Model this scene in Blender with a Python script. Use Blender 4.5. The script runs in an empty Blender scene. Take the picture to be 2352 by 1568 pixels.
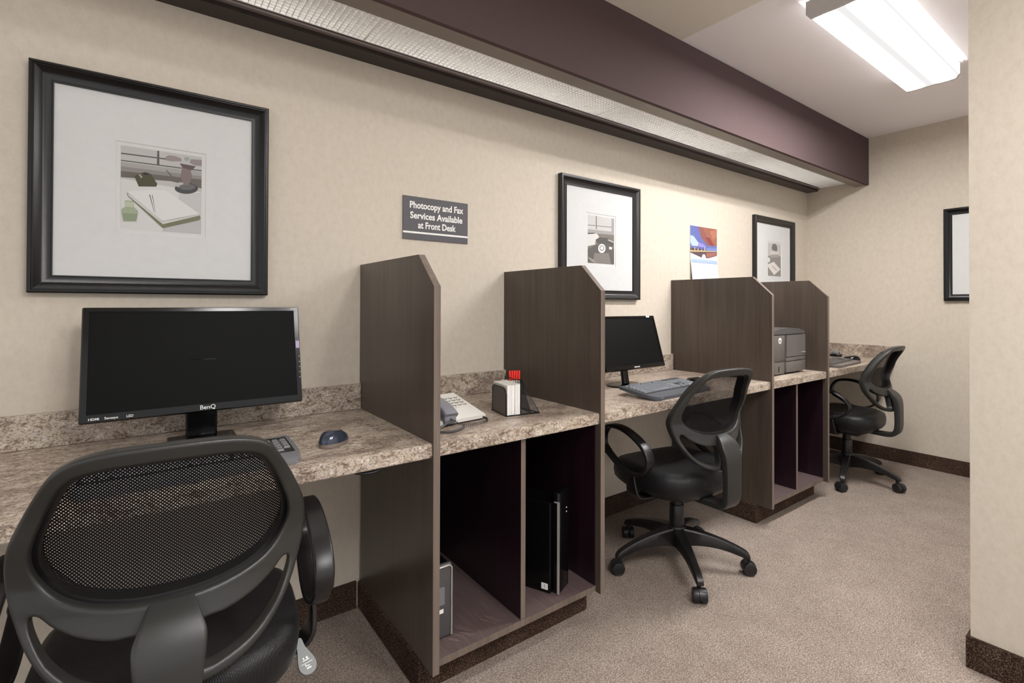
import bpy, bmesh, math, random
from mathutils import Vector, Matrix
PI = math.pi
S = bpy.context.scene
COL = S.collection
random.seed(7)

# ---------------------------------------------------------------- camera, world, lights
W, H = 2352, 1568
F_PX, CX, CY = 1142.4942, 1196.9432, 689.2256
YAW, PITCH, ROLL = 0.6419, 0.0074, 0.0028
cy_, sy_ = math.cos(YAW), math.sin(YAW)
cp_, sp_ = math.cos(PITCH), math.sin(PITCH)
Fv = Vector((sy_ * cp_, cy_ * cp_, sp_))
Rv = Vector((cy_, -sy_, 0))
Uv = Rv.cross(Fv)
R2 = Rv * math.cos(ROLL) + Uv * math.sin(ROLL)
U2 = -Rv * math.sin(ROLL) + Uv * math.cos(ROLL)
cam_d = bpy.data.cameras.new('camera')
cam = bpy.data.objects.new('camera', cam_d)
COL.objects.link(cam)
M = Matrix((R2, U2, -Fv)).transposed().to_4x4()
M.translation = Vector((-0.6536, -1.9157, 1.1628))
cam.matrix_world = M
cam_d.sensor_width = 36.0
cam_d.sensor_fit = 'HORIZONTAL'
cam_d.lens = F_PX / W * 36.0
cam_d.shift_x = (W / 2 - CX) / W
cam_d.shift_y = (CY - H / 2) / W
cam_d.clip_start = 0.02
S.camera = cam

S.view_settings.view_transform = 'Standard'
S.view_settings.look = 'None'
S.view_settings.gamma = 1.0
S.view_settings.use_curve_mapping = False
S.view_settings.exposure = 0.45

world = bpy.data.worlds.new('world')
S.world = world
world.use_nodes = True
bg = world.node_tree.nodes['Background']
bg.inputs[0].default_value = (1.0, 0.99, 0.99, 1)
bg.inputs[1].default_value = 0.78          # even fill added for the unbuilt room behind the camera

LAMP_E = 118.0        # ceiling lamp lens
TUBE_E = 17.0        # tubes above the louvers


# ---------------------------------------------------------------- materials
def lin(c):
    out = []
    for v in c[:3]:
        v = v / 255.0
        out.append(v / 12.92 if v <= 0.04045 else ((v + 0.055) / 1.055) ** 2.4)
    return (*out, 1.0)


class NT:
    def __init__(s, name):
        s.m = bpy.data.materials.new(name)
        s.m.use_nodes = True
        s.t = s.m.node_tree
        s.b = s.t.nodes['Principled BSDF']
        s.out = s.t.nodes['Material Output']
        s._co = None

    def n(s, kind, **kw):
        nd = s.t.nodes.new(kind)
        for k, v in kw.items():
            setattr(nd, k, v)
        return nd

    def l(s, a, b):
        s.t.links.new(a, b)

    def co(s, scale=(1, 1, 1), rot=(0, 0, 0), kind='Object'):
        c = s.n('ShaderNodeTexCoord')
        m = s.n('ShaderNodeMapping')
        m.inputs['Scale'].default_value = scale
        m.inputs['Rotation'].default_value = rot
        s.l(c.outputs[kind], m.inputs[0])
        return m.outputs[0]

    def noise(s, vec, scale, detail=3, rough=0.55, dist=0.0):
        t = s.n('ShaderNodeTexNoise')
        t.inputs['Scale'].default_value = scale
        t.inputs['Detail'].default_value = detail
        t.inputs['Roughness'].default_value = rough
        t.inputs['Distortion'].default_value = dist
        s.l(vec, t.inputs['Vector'])
        return t.outputs[0]

    def ramp(s, fac, stops, interp='LINEAR'):
        r = s.n('ShaderNodeValToRGB')
        e = r.color_ramp
        e.interpolation = interp
        while len(e.elements) < len(stops):
            e.elements.new(0.5)
        for el, (p, c) in zip(e.elements, stops):
            el.position = p
            el.color = c if len(c) == 4 else lin(c)
        s.l(fac, r.inputs[0])
        return r.outputs[0]

    def mix(s, fac, a, b, mode='MIX'):
        m = s.n('ShaderNodeMix', data_type='RGBA', blend_type=mode)
        for v, i in ((fac, 0), (a, 6), (b, 7)):
            if hasattr(v, 'is_linked') or isinstance(v, bpy.types.NodeSocket):
                s.l(v, m.inputs[i])
            elif i == 0:
                m.inputs[0].default_value = v
            else:
                m.inputs[i].default_value = v if len(v) == 4 else lin(v)
        return m.outputs[2]

    def math(s, op, a, b=None, c=None):
        m = s.n('ShaderNodeMath', operation=op)
        for i, v in enumerate((a, b, c)):
            if v is None:
                continue
            if isinstance(v, bpy.types.NodeSocket):
                s.l(v, m.inputs[i])
            else:
                m.inputs[i].default_value = v
        return m.outputs[0]

    def bump(s, h, strength=0.2, dist=0.001):
        b = s.n('ShaderNodeBump')
        b.inputs['Strength'].default_value = strength
        b.inputs['Distance'].default_value = dist
        s.l(h, b.inputs['Height'])
        s.l(b.outputs[0], s.b.inputs['Normal'])

    def set(s, col=None, rough=None, metal=None, spec=None):
        if col is not None:
            if isinstance(col, bpy.types.NodeSocket):
                s.l(col, s.b.inputs['Base Color'])
            else:
                s.b.inputs['Base Color'].default_value = lin(col)
        if rough is not None:
            s.b.inputs['Roughness'].default_value = rough
        if metal is not None:
            s.b.inputs['Metallic'].default_value = metal
        if spec is not None:
            s.b.inputs['Specular IOR Level'].default_value = spec
        return s.m


def plain(name, col, rough=0.5, metal=0.0, spec=0.5, bump=0.0, bscale=900):
    t = NT(name)
    v = t.co()
    nz = t.noise(v, 35, 3)
    c = t.mix(t.math('MULTIPLY', nz, 0.12), col, tuple(min(255, x * 1.25 + 6) for x in col))
    t.set(c, rough, metal, spec)
    if bump:
        t.bump(t.noise(t.co(), bscale, 1), bump, 0.0005)
    return t.m


def m_wallpaper():
    t = NT('wallpaper_vinyl')
    big = t.noise(t.co((1, 1, 1)), 3.0, 4, 0.6)
    mid = t.noise(t.co((1, 1, 0.7)), 45, 4, 0.7)
    fine = t.noise(t.co((1, 1, 0.10)), 260, 3, 0.7)
    c = t.ramp(mid, [(0.3, (195, 185, 171)), (0.5, (204, 194, 180)), (0.72, (210, 201, 188))])
    c = t.mix(t.math('MULTIPLY', fine, 0.45), c, (188, 177, 158))
    c = t.mix(t.math('MULTIPLY', big, 0.25), c, (206, 195, 180))
    t.set(c, 0.72, 0, 0.3)
    t.bump(fine, 0.25, 0.0008)
    return t.m


def m_carpet(name, cols, scale=230):
    t = NT(name)
    a = t.noise(t.co(), scale, 3, 0.75)
    v = t.n('ShaderNodeTexVoronoi')
    v.inputs['Scale'].default_value = scale * 1.1
    t.l(t.co(), v.inputs['Vector'])
    b = t.noise(t.co(), 7, 3, 0.6)
    sep = t.math('MULTIPLY', v.outputs['Distance'], 0.35)
    f = t.math('ADD', t.math('SUBTRACT', a, sep), 0.12)
    f = t.math('ADD', f, t.math('MULTIPLY', t.math('SUBTRACT', b, 0.5), 0.16))
    c = t.ramp(f, [(0.33, cols[0]), (0.46, cols[1]), (0.56, cols[2]), (0.68, cols[3])])
    hue = t.noise(t.co(), scale * 0.7, 1)
    c = t.mix(t.math('MULTIPLY', hue, 0.35), c, cols[4])
    t.set(c, 0.95, 0, 0.1)
    t.bump(f, 0.7, 0.004)
    return t.m


def m_laminate_stone():
    t = NT('stone_laminate')
    n0 = t.noise(t.co((0.7, 1.6, 1.6), (0, 0, 0.25)), 5, 4, 0.6, 0.8)
    n1 = t.noise(t.co((0.75, 1.3, 1.3), (0, 0, 0.2)), 40, 6, 0.78, 0.7)
    n2 = t.noise(t.co((0.8, 1.25, 1.25), (0, 0, 0.2)), 105, 4, 0.8, 0.5)
    n3 = t.noise(t.co((0.8, 1.1, 1.1)), 210, 2, 0.7)
    c = t.ramp(n1, [(0.36, (96, 78, 70)), (0.44, (150, 132, 116)), (0.50, (196, 182, 162)),
                    (0.55, (176, 162, 154)), (0.62, (220, 210, 194))])
    k = t.math('ADD', n2, t.math('MULTIPLY', t.math('SUBTRACT', n0, 0.5), 0.95))
    d = t.ramp(k, [(0.41, (1, 1, 1, 1)), (0.51, (0, 0, 0, 1))])
    c = t.mix(t.math('MULTIPLY', d, 0.66), c, (100, 80, 70))
    e = t.ramp(n3, [(0.39, (1, 1, 1, 1)), (0.45, (0, 0, 0, 1))])
    c = t.mix(t.math('MULTIPLY', e, 0.62), c, (56, 46, 44))
    g = t.ramp(n3, [(0.58, (0, 0, 0, 1)), (0.68, (1, 1, 1, 1))])
    c = t.mix(t.math('MULTIPLY', g, 0.5), c, (214, 204, 190))
    t.set(c, 0.36, 0, 0.5)
    return t.m


def m_wood(name, dark, light, rough=0.38, axis='z'):
    t = NT(name)
    sc = {'z': (1, 1, 0.035), 'x': (0.035, 1, 1), 'y': (1, 0.035, 1)}[axis]
    a = t.noise(t.co(sc), 90, 5, 0.7, 0.3)
    b = t.noise(t.co(sc), 22, 3, 0.6, 0.3)
    f = t.math('ADD', t.math('MULTIPLY', a, 0.6), t.math('MULTIPLY', b, 0.4))
    c = t.ramp(f, [(0.36, dark), (0.64, light)])
    t.set(c, rough, 0, 0.5)
    t.bump(a, 0.06, 0.0005)
    return t.m


def m_scuffed(name, dark, light):
    t = NT(name)
    a = t.noise(t.co((1, 0.05, 1)), 90, 5, 0.7)
    c = t.ramp(a, [(0.36, dark), (0.64, light)])
    sc = t.noise(t.co((1, 0.12, 1), (0, 0, 0.35)), 60, 5, 0.8)
    k = t.ramp(sc, [(0.60, (0, 0, 0, 1)), (0.68, (1, 1, 1, 1))])
    du = t.noise(t.co(), 9, 4, 0.7)
    c = t.mix(t.math('MULTIPLY', du, 0.5), c, (104, 88, 87))
    c = t.mix(t.math('MULTIPLY', k, 0.35), c, (160, 142, 136))
    t.set(c, 0.42, 0, 0.5)
    return t.m


def m_mesh(name, col, pitch, thr, axes=(0, 2)):
    """woven chair mesh: staggered real holes"""
    t = NT(name)
    t.set(col, 0.75, 0, 0.2)
    c = t.n('ShaderNodeTexCoord')
    s = t.n('ShaderNodeSeparateXYZ')
    t.l(c.outputs['Object'], s.inputs[0])
    x, z = s.outputs[axes[0]], s.outputs[axes[1]]
    k = PI / pitch
    a = t.math('COSINE', t.math('MULTIPLY', t.math('ADD', x, z), k))
    b = t.math('COSINE', t.math('MULTIPLY', t.math('SUBTRACT', x, z), k))
    f = t.math('GREATER_THAN', t.math('ABSOLUTE', t.math('MULTIPLY', a, b)), thr)
    tr = t.n('ShaderNodeBsdfTransparent')
    mx = t.n('ShaderNodeMixShader')
    t.l(f, mx.inputs[0])
    t.l(t.b.outputs[0], mx.inputs[1])
    t.l(tr.outputs[0], mx.inputs[2])
    t.l(mx.outputs[0], t.out.inputs['Surface'])
    return t.m


def m_weave(name, col, col2, pitch):
    t = NT(name)
    c = t.n('ShaderNodeTexCoord')
    s = t.n('ShaderNodeSeparateXYZ')
    t.l(c.outputs['Object'], s.inputs[0])
    k = 2 * PI / pitch
    a = t.math('SINE', t.math('MULTIPLY', s.outputs[0], k))
    b = t.math('SINE', t.math('MULTIPLY', s.outputs[1], k))
    f = t.math('MULTIPLY_ADD', t.math('MULTIPLY', a, b), 0.5, 0.5)
    t.set(t.mix(f, col, col2), 0.42, 0, 0.35)
    t.b.inputs['Sheen Weight'].default_value = 0.03
    t.bump(f, 0.5, 0.001)
    return t.m


def m_emit(name, col, strength):
    t = NT(name)
    e = t.n('ShaderNodeEmission')
    e.inputs[0].default_value = lin(col)
    e.inputs[1].default_value = strength
    t.l(e.outputs[0], t.out.inputs['Surface'])
    return t.m


def m_lens(name, k):
    """acrylic lens of a two-tube ceiling lamp: brightest in front of each tube (object y = across)"""
    t = NT(name)
    c = t.n('ShaderNodeTexCoord')
    s = t.n('ShaderNodeSeparateXYZ')
    t.l(c.outputs['Object'], s.inputs[0])
    ay = t.math('ABSOLUTE', s.outputs[1])
    d = t.math('DIVIDE', t.math('SUBTRACT', ay, 0.064), 0.027)
    g = t.math('POWER', 2.718, t.math('MULTIPLY', t.math('POWER', t.math('ABSOLUTE', d), 3.2), -1.0))
    ax = t.math('ABSOLUTE', s.outputs[0])
    endf = t.n('ShaderNodeMapRange')
    endf.inputs[1].default_value = 0.60
    endf.inputs[2].default_value = 0.53
    t.l(ax, endf.inputs[0])
    sidef = t.math('MULTIPLY', t.math('GREATER_THAN', ay, 0.1195), 1.3)
    st = t.math('MULTIPLY_ADD', t.math('MULTIPLY', g, endf.outputs[0]), LAMP_E * k, 0.66)
    st = t.math('ADD', st, sidef)
    e = t.n('ShaderNodeEmission')
    e.inputs[0].default_value = lin((254, 252, 251))
    t.l(st, e.inputs[1])
    t.l(e.outputs[0], t.out.inputs['Surface'])
    return t.m


def m_print():
    t = NT('printed_paper')
    a = t.n('ShaderNodeVertexColor', layer_name='Col')
    t.set(a.outputs[0], 0.5, 0, 0.3)
    return t.m


MT = dict(
    wall=m_wallpaper(),
    ceil=plain('ceiling_paint', (244, 238, 238), 0.9, 0, 0.1, 0.15, 300),
    ceil2=plain('ceiling_paint_cream', (222, 214, 200), 0.9, 0, 0.1, 0.15, 300),
    carpet=m_carpet('carpet', [(112, 100, 92), (146, 133, 123), (172, 159, 148), (200, 187, 175), (152, 138, 127)]),
    base=m_carpet('carpet_base', [(30, 21, 17), (66, 51, 42), (100, 82, 70), (146, 126, 108), (74, 57, 47)], 250),
    stone=m_laminate_stone(),
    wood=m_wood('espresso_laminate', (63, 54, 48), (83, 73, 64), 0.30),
    wood_shaded=m_wood('espresso_laminate_shaded', (26, 13, 20), (40, 23, 31), 0.3),  # same laminate, with the shade of the cabinet bays put into its colour
    edge=m_wood('edge_banding', (92, 80, 72), (118, 104, 94), 0.45),
    shelf=m_scuffed('scuffed_shelf_laminate', (74, 60, 60), (94, 80, 79)),
    valance=plain('valance_paint', (82, 68, 68), 0.85, 0, 0.15),
    valance_u=plain('valance_rail_paint', (112, 102, 94), 0.35, 0, 0.5),
    ledge=m_wood('dark_ledger_wood', (26, 15, 13), (38, 24, 21), 0.35, 'x'),
    louver=plain('louver_plastic', (236, 235, 230), 0.3, 0.15, 0.6),
    alu=plain('angle_metal', (150, 138, 134), 0.35, 0.5),
    black=plain('frame_black', (8, 7, 8), 0.3, 0, 0.4),
    grey_frame=plain('frame_charcoal', (26, 23, 23), 0.3, 0, 0.5),
    mat=plain('mat_board', (200, 200, 199), 0.7, 0, 0.2),
    white=plain('white_paper', (232, 230, 226), 0.7, 0, 0.2),
    print=m_print(),
    plastic=plain('chair_plastic', (40, 40, 38), 0.40, 0, 0.5, 0.25, 1400),
    plastic_d=plain('chair_plastic_dark', (22, 20, 21), 0.36, 0, 0.5, 0.15, 1400),
    mesh=m_mesh('chair_mesh', (14, 12, 14), 0.0060, 0.66),
    seat=m_weave('seat_fabric', (5, 5, 6), (24, 24, 26), 0.0042),
    gblack=plain('gloss_black', (10, 9, 10), 0.16, 0, 0.35),
    sblack=plain('satin_black', (26, 25, 27), 0.4, 0, 0.5),
    screen=plain('screen_off', (4, 4, 4), 0.55, 0, 0.12),
    dgrey=plain('dark_grey_plastic', (74, 72, 72), 0.4, 0, 0.5),
    printer=plain('printer_plastic', (92, 88, 84), 0.4, 0, 0.5),
    kgrey=plain('keyboard_grey', (112, 113, 116), 0.4, 0, 0.5),
    kdark=plain('keyboard_slate', (74, 77, 84), 0.4, 0, 0.5),
    key=plain('key_slate', (112, 116, 122), 0.45, 0, 0.5),
    silver=plain('silver_plastic', (200, 198, 194), 0.3, 0.6, 0.5),
    cream=plain('phone_plastic', (222, 220, 212), 0.4, 0, 0.5),
    handset=plain('handset_grey', (116, 116, 124), 0.35, 0, 0.5),
    red=plain('red_plastic', (214, 44, 34), 0.3, 0, 0.5),
    lever=plain('lever_grey', (120, 122, 122), 0.4, 0.1, 0.5),
    mouse=plain('mouse_blue_grey', (58, 64, 78), 0.15, 0.3, 0.6),
    taupe=plain('mouse_side', (120, 108, 100), 0.4),
    wmark=plain('white_marking', (236, 234, 230), 0.5),
    lilac=plain('lilac_sticker', (176, 160, 196), 0.5),
    sign=plain('sign_charcoal', (84, 82, 86), 0.45, 0, 0.4),
    wire=plain('black_wire', (22, 22, 24), 0.35, 0.3),
    wmesh=m_mesh('wire_mesh', (30, 30, 32), 0.0024, 0.35, (1, 2)),
    wmesh2=m_mesh('wire_mesh_across', (46, 46, 48), 0.0026, 0.30, (0, 2)),
    lens=m_lens('lamp_lens', 1.0),
    lens_dim=m_lens('lamp_lens_dimmed', 0.62),  # lens turned down for the two added lamps
    enamel=plain('white_enamel', (188, 184, 180), 0.4),
    tube=m_emit('fluorescent_tube', (252, 250, 252), TUBE_E),
)


# ---------------------------------------------------------------- mesh helpers
def obj(name, bm, mat, parent=None, smooth=None):
    me = bpy.data.meshes.new(name)
    bmesh.ops.recalc_face_normals(bm, faces=bm.faces)
    if smooth is not None:
        for f in bm.faces:
            f.smooth = True
        ca = math.radians(smooth)
        for e in bm.edges:
            if len(e.link_faces) == 2 and e.calc_face_angle(0) > ca:
                e.smooth = False
    bm.to_mesh(me)
    bm.free()
    for m in (mat if isinstance(mat, (list, tuple)) else [mat]):
        me.materials.append(m)
    o = bpy.data.objects.new(name, me)
    COL.objects.link(o)
    if parent:
        o.parent = parent
    return o


def tag(o, label, cat, group=None):
    o['label'] = label
    o['category'] = cat
    if group:
        o['group'] = group
    return o


def thing(name, label, cat, loc=(0, 0, 0), rz=0.0, group=None):
    o = bpy.data.objects.new(name, None)
    o.empty_display_size = 0.05
    COL.objects.link(o)
    o.location = loc
    o.rotation_euler = (0, 0, rz)
    return tag(o, label, cat, group)


def struct(name, bm, mat):
    o = obj(name, bm, mat)
    o['kind'] = 'structure'
    return o


def box(bm, lo, hi, bev=0.0, seg=2, mi=0):
    n = bmesh.ops.create_cube(bm, size=1.0)
    vs = n['verts']
    lo, hi = Vector(lo), Vector(hi)
    c, d = (lo + hi) / 2, hi - lo
    for v in vs:
        v.co = Vector((v.co.x * d.x, v.co.y * d.y, v.co.z * d.z)) + c
    fs = {f for v in vs for f in v.link_faces}
    if bev > 0:
        es = list({e for v in vs for e in v.link_edges})
        r = bmesh.ops.bevel(bm, geom=es, offset=bev, segments=seg, profile=0.5, affect='EDGES')
        fs = {f for f in fs if f.is_valid} | set(r['faces'])
    for f in fs:
        if f.is_valid:
            f.material_index = mi
    return vs


def B(lo, hi, bev=0.0, seg=2):
    bm = bmesh.new()
    box(bm, lo, hi, bev, seg)
    return bm


def prism(bm, pts, axis, a, b, mi=0):
    """extrude 2D polygon pts along axis from a to b; pts are in the other two axes in xyz order"""
    def P(p, h):
        if axis == 'x':
            return (h, p[0], p[1])
        if axis == 'y':
            return (p[0], h, p[1])
        return (p[0], p[1], h)
    A = [bm.verts.new(P(p, a)) for p in pts]
    Bv = [bm.verts.new(P(p, b)) for p in pts]
    fs = [bm.faces.new(A), bm.faces.new(Bv[::-1])]
    n = len(pts)
    for i in range(n):
        fs.append(bm.faces.new((A[i], A[(i + 1) % n], Bv[(i + 1) % n], Bv[i])))
    for f in fs:
        f.material_index = mi
    return fs


def bevel_all(bm, off, seg=2, ang=30):
    es = [e for e in bm.edges if len(e.link_faces) == 2 and e.calc_face_angle(0) > math.radians(ang)]
    bmesh.ops.bevel(bm, geom=es, offset=off, segments=seg, profile=0.5, affect='EDGES')


def catmull(pts, n=6, closed=True):
    out = []
    m = len(pts)
    rng = m if closed else m - 1
    for i in range(rng):
        if closed:
            p = [pts[(i + k - 1) % m] for k in range(4)]
        else:
            p = [pts[max(0, min(m - 1, i + k - 1))] for k in range(4)]
        for j in range(n):
            t = j / n
            out.append(tuple(0.5 * ((2 * p[1][d]) + (-p[0][d] + p[2][d]) * t +
                                    (2 * p[0][d] - 5 * p[1][d] + 4 * p[2][d] - p[3][d]) * t * t +
                                    (-p[0][d] + 3 * p[1][d] - 3 * p[2][d] + p[3][d]) * t ** 3)
                             for d in range(len(p[0]))))
    if not closed:
        out.append(tuple(pts[-1]))
    return out


def rrect(w, h, r, n=3):
    out = []
    for cx, cy, a0 in ((w / 2 - r, h / 2 - r, 0), (-w / 2 + r, h / 2 - r, 90), (-w / 2 + r, -h / 2 + r, 180), (w / 2 - r, -h / 2 + r, 270)):
        for i in range(n + 1):
            a = math.radians(a0 + 90 * i / n)
            out.append((cx + r * math.cos(a), cy + r * math.sin(a)))
    return out


def sweep(bm, path, prof, side, closed=False, scale=None):
    """prof: list of (a,b): a along 'side' axis, b along normal. scale: per-point (sa,sb)"""
    path = [Vector(p) for p in path]
    n = len(path)
    side = Vector(side)
    rings = []
    for i, p in enumerate(path):
        if closed:
            t = path[(i + 1) % n] - path[i - 1]
        else:
            t = path[min(i + 1, n - 1)] - path[max(i - 1, 0)]
        t.normalize()
        s = (side - t * side.dot(t)).normalized()
        nn = t.cross(s)
        sa, sb = scale[i] if scale else (1, 1)
        rings.append([bm.verts.new(p + s * a * sa + nn * b * sb) for a, b in prof])
    m = len(prof)
    for i in range(n if closed else n - 1):
        r0, r1 = rings[i], rings[(i + 1) % n]
        for j in range(m):
            bm.faces.new((r0[j], r0[(j + 1) % m], r1[(j + 1) % m], r1[j]))
    if not closed:
        bm.faces.new(rings[0][::-1])
        bm.faces.new(rings[-1])


def circ(r, n=10):
    return [(r * math.cos(2 * PI * i / n), r * math.sin(2 * PI * i / n)) for i in range(n)]


def tube(bm, path, r, closed=False, n=8, side=(0.123, 0.31, 0.94)):
    sweep(bm, path, circ(r, n), side, closed)


def lathe(bm, prof, n=28, M=None):
    rings = []
    for r, z in prof:
        if r < 1e-6:
            rings.append([bm.verts.new((0, 0, z))])
        else:
            rings.append([bm.verts.new((r * math.cos(2 * PI * i / n), r * math.sin(2 * PI * i / n), z)) for i in range(n)])
    for a, b in zip(rings, rings[1:]):
        for i in range(n):
            j = (i + 1) % n
            if len(a) == 1 and len(b) == 1:
                continue
            if len(a) == 1:
                bm.faces.new((a[0], b[i], b[j]))
            elif len(b) == 1:
                bm.faces.new((a[i], a[j], b[0]))
            else:
                bm.faces.new((a[i], a[j], b[j], b[i]))
    vs = [v for r in rings for v in r]
    if M is not None:
        for v in vs:
            v.co = M @ v.co
    return vs


def curve_mesh(splines, extrude, bevel, res=2):
    """filled 2D outline with holes -> bmesh in the XY plane, thickness along Z"""
    cu = bpy.data.curves.new('tmp', 'CURVE')
    cu.dimensions = '2D'
    cu.fill_mode = 'BOTH'
    cu.extrude = extrude
    cu.bevel_depth = bevel
    cu.bevel_resolution = res
    cu.offset = -bevel
    for pts in splines:
        sp = cu.splines.new('POLY')
        sp.points.add(len(pts) - 1)
        for q, p in zip(sp.points, pts):
            q.co = (p[0], p[1], 0, 1)
        sp.use_cyclic_u = True
    o = bpy.data.objects.new('tmp', cu)
    COL.objects.link(o)
    dg = bpy.context.evaluated_depsgraph_get()
    me = bpy.data.meshes.new_from_object(o.evaluated_get(dg))
    bm = bmesh.new()
    bm.from_mesh(me)
    bpy.data.objects.remove(o)
    bpy.data.curves.remove(cu)
    bpy.data.meshes.remove(me)
    bmesh.ops.remove_doubles(bm, verts=bm.verts, dist=1e-5)
    return bm


def cutgrid(bm, x0, x1, nx, y0, y1, ny):
    for i in range(1, nx):
        x = x0 + (x1 - x0) * i / nx
        bmesh.ops.bisect_plane(bm, geom=bm.verts[:] + bm.edges[:] + bm.faces[:], plane_co=(x, 0, 0), plane_no=(1, 0, 0))
    for i in range(1, ny):
        y = y0 + (y1 - y0) * i / ny
        bmesh.ops.bisect_plane(bm, geom=bm.verts[:] + bm.edges[:] + bm.faces[:], plane_co=(0, y, 0), plane_no=(0, 1, 0))


def text_bm(body, size, extrude=0.0004, off=0.0, sx=1.0, align='CENTER', spacing=1.0, valign='CENTER'):
    cu = bpy.data.curves.new('tmp', 'FONT')
    cu.body = body
    cu.size = size
    cu.extrude = extrude
    cu.offset = off
    cu.align_x = align
    cu.align_y = valign
    cu.space_character = spacing
    cu.resolution_u = 3
    o = bpy.data.objects.new('tmp', cu)
    COL.objects.link(o)
    dg = bpy.context.evaluated_depsgraph_get()
    me = bpy.data.meshes.new_from_object(o.evaluated_get(dg))
    bm = bmesh.new()
    bm.from_mesh(me)
    bpy.data.objects.remove(o)
    bpy.data.curves.remove(cu)
    bpy.data.meshes.remove(me)
    for v in bm.verts:
        v.co.x *= sx
    return bm


def xf(bm, M):
    for v in bm.verts:
        v.co = M @ v.co
    return bm


def on_wall(x, y, z):
    """text frame: lies on a wall facing -y"""
    return Matrix.Translation((x, y, z)) @ Matrix.Rotation(PI / 2, 4, 'X')


def copy_tree(o, parent=None, shift=None):
    c = o.copy()
    COL.objects.link(c)
    if parent:
        c.parent = parent
    for ch in list(o.children):
        copy_tree(ch, c)
    return c


def pw(tab, x):
    if x <= tab[0][0]:
        return tab[0][1]
    for (a, va), (b, vb) in zip(tab, tab[1:]):
        if x <= b:
            t = (x - a) / (b - a)
            t = t * t * (3 - 2 * t) * 0.5 + t * 0.5
            return va + (vb - va) * t
    return tab[-1][1]


# ---------------------------------------------------------------- room shell
XE, ZC = 3.7926, 2.4515
struct('floor', B((-3.0, -3.6, -0.05), (XE, 0.0, 0.0)), MT['carpet'])
struct('wall_left', B((-3.0, 0.0, 0.0), (XE + 0.1, 0.1, 2.6)), MT['wall'])
struct('wall_end', B((XE, -3.6, 0.0), (XE + 0.1, 0.0, 2.6)), MT['wall'])
struct('wall_right', B((1.4687, -3.6, 0.0), (1.60, -1.4954, 2.44)), MT['wall'])
struct('ceiling', B((1.4687, -3.6, ZC), (XE, 0.0, ZC + 0.1)), MT['ceil'])
struct('ceiling_front', B((-3.0, -3.6, ZC - 0.006), (1.4687 - 0.06, 0.0, ZC + 0.1)), MT['ceil2'])
struct('ceiling_joint', B((1.4687 - 0.06, -3.6, ZC - 0.003), (1.4687, 0.0, ZC + 0.1)), MT['ceil'])


def baseboard(name, lo, hi):
    bm = B(lo, hi)
    bmesh.ops.subdivide_edges(bm, edges=bm.edges[:], cuts=1)
    return struct(name, bm, MT['base'])


baseboard('baseboard_end', (XE - 0.012, -3.6, 0.0), (XE, -0.02, 0.1))
baseboard('baseboard_left', (0.7, -0.012, 0.0), (XE - 0.012, 0.0, 0.1))
baseboard('baseboard_right', (1.4587, -3.6, 0.0), (1.4687, -1.4854, 0.1))
baseboard('baseboard_return', (1.4687, -1.4954, 0.0), (1.60, -1.4854, 0.1))
baseboard('baseboard_front', (-3.0, -0.012, 0.0), (-0.012, 0.0, 0.1))

# ---------------------------------------------------------------- light valance, louvers, lamps
val = thing('light_valance', 'long dark brown box valance running along the top of the left wall', 'valance', (0, 0, 2.088))
obj('front_board', B((-3.0, -0.45, 0), (XE, -0.43, ZC - 2.088 - 0.006)), MT['valance'], val)
obj('bottom_rail', B((-3.0, -0.43, 0), (XE, -0.358, 0.022)), MT['valance_u'], val)
obj('wall_ledger', B((-3.0, -0.085, 0.015), (XE - 0.0, -0.0, 0.09)), MT['ledge'], val)
obj('metal_angle', B((-3.0, -0.104, 0.030), (XE, -0.085, 0.036)), MT['alu'], val)
TS = 0.0
for i in range(6):
    x0 = -2.43 + 1.2 * i
    x1 = min(x0 + 1.2, XE - 0.02)
    if i == 5:
        x0, x1 = 3.572, XE - 0.004
    side = ['at the far left end of the valance', 'at the left of the valance, above the large picture',
            'in the valance above the services sign', 'in the valance above the second picture and the calendar',
            'in the valance above the third picture', 'short last piece against the end wall'][i]
    lv = thing('louver_panel', 'silvery grid louver panel ' + side, 'louver', (x0, -0.235, 2.126), 0, 'louver panels in the valance')
    L = x1 - x0
    bm = bmesh.new()
    p = 0.0185
    n = int((L - 0.01) / p)
    for k in range(1, n):
        x = 0.004 + k * (L - 0.008) / n
        box(bm, (x - 0.0011, -0.120, 0.0005), (x + 0.0011, 0.120, 0.0115))
    for k in range(1, 13):
        y = -0.120 + 0.240 * k / 13
        box(bm, (0.004, y - 0.0011, 0.0005), (L - 0.004, y + 0.0011, 0.0115))
    obj('grid', bm, MT['louver'], lv)
    bm = bmesh.new()
    for lo, hi in (((0, -0.124, 0), (L, -0.120, 0.012)), ((0, 0.120, 0), (L, 0.124, 0.012)), ((0, -0.12, 0), (0.004, 0.12, 0.012)), ((L - 0.004, -0.12, 0), (L, 0.12, 0.012))):
        box(bm, lo, hi)
    obj('rim', bm, MT['louver'], lv)
for i in range(5):
    x0 = -2.40 + 1.2 * i
    tb = thing('strip_lamp', 'fluorescent strip lamp hidden above the louver grid, ' +
               ['first from the left', 'second from the left', 'third from the left', 'fourth from the left', 'nearest the end wall'][i],
               'lamp', (x0 + 0.55, -0.235, ZC - 0.014), 0, 'strip lamps inside the valance')
    obj('housing', B((-0.55, -0.05, -0.05), (0.55, 0.05, 0.0)), MT['enamel'], tb)
    bm = bmesh.new()
    lathe(bm, [(0, -0.53), (0.013, -0.53), (0.013, 0.53), (0, 0.53)], 12, Matrix.Translation((0, 0, -0.085)) @ Matrix.Rotation(PI / 2, 4, 'Y'))
    obj('lamp_tube', bm, MT['tube'], tb)
    for s in (-1, 1):
        obj('socket', B((s * 0.54 - 0.01, -0.015, -0.10), (s * 0.54 + 0.01, 0.015, -0.05)), MT['enamel'], tb)


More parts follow.
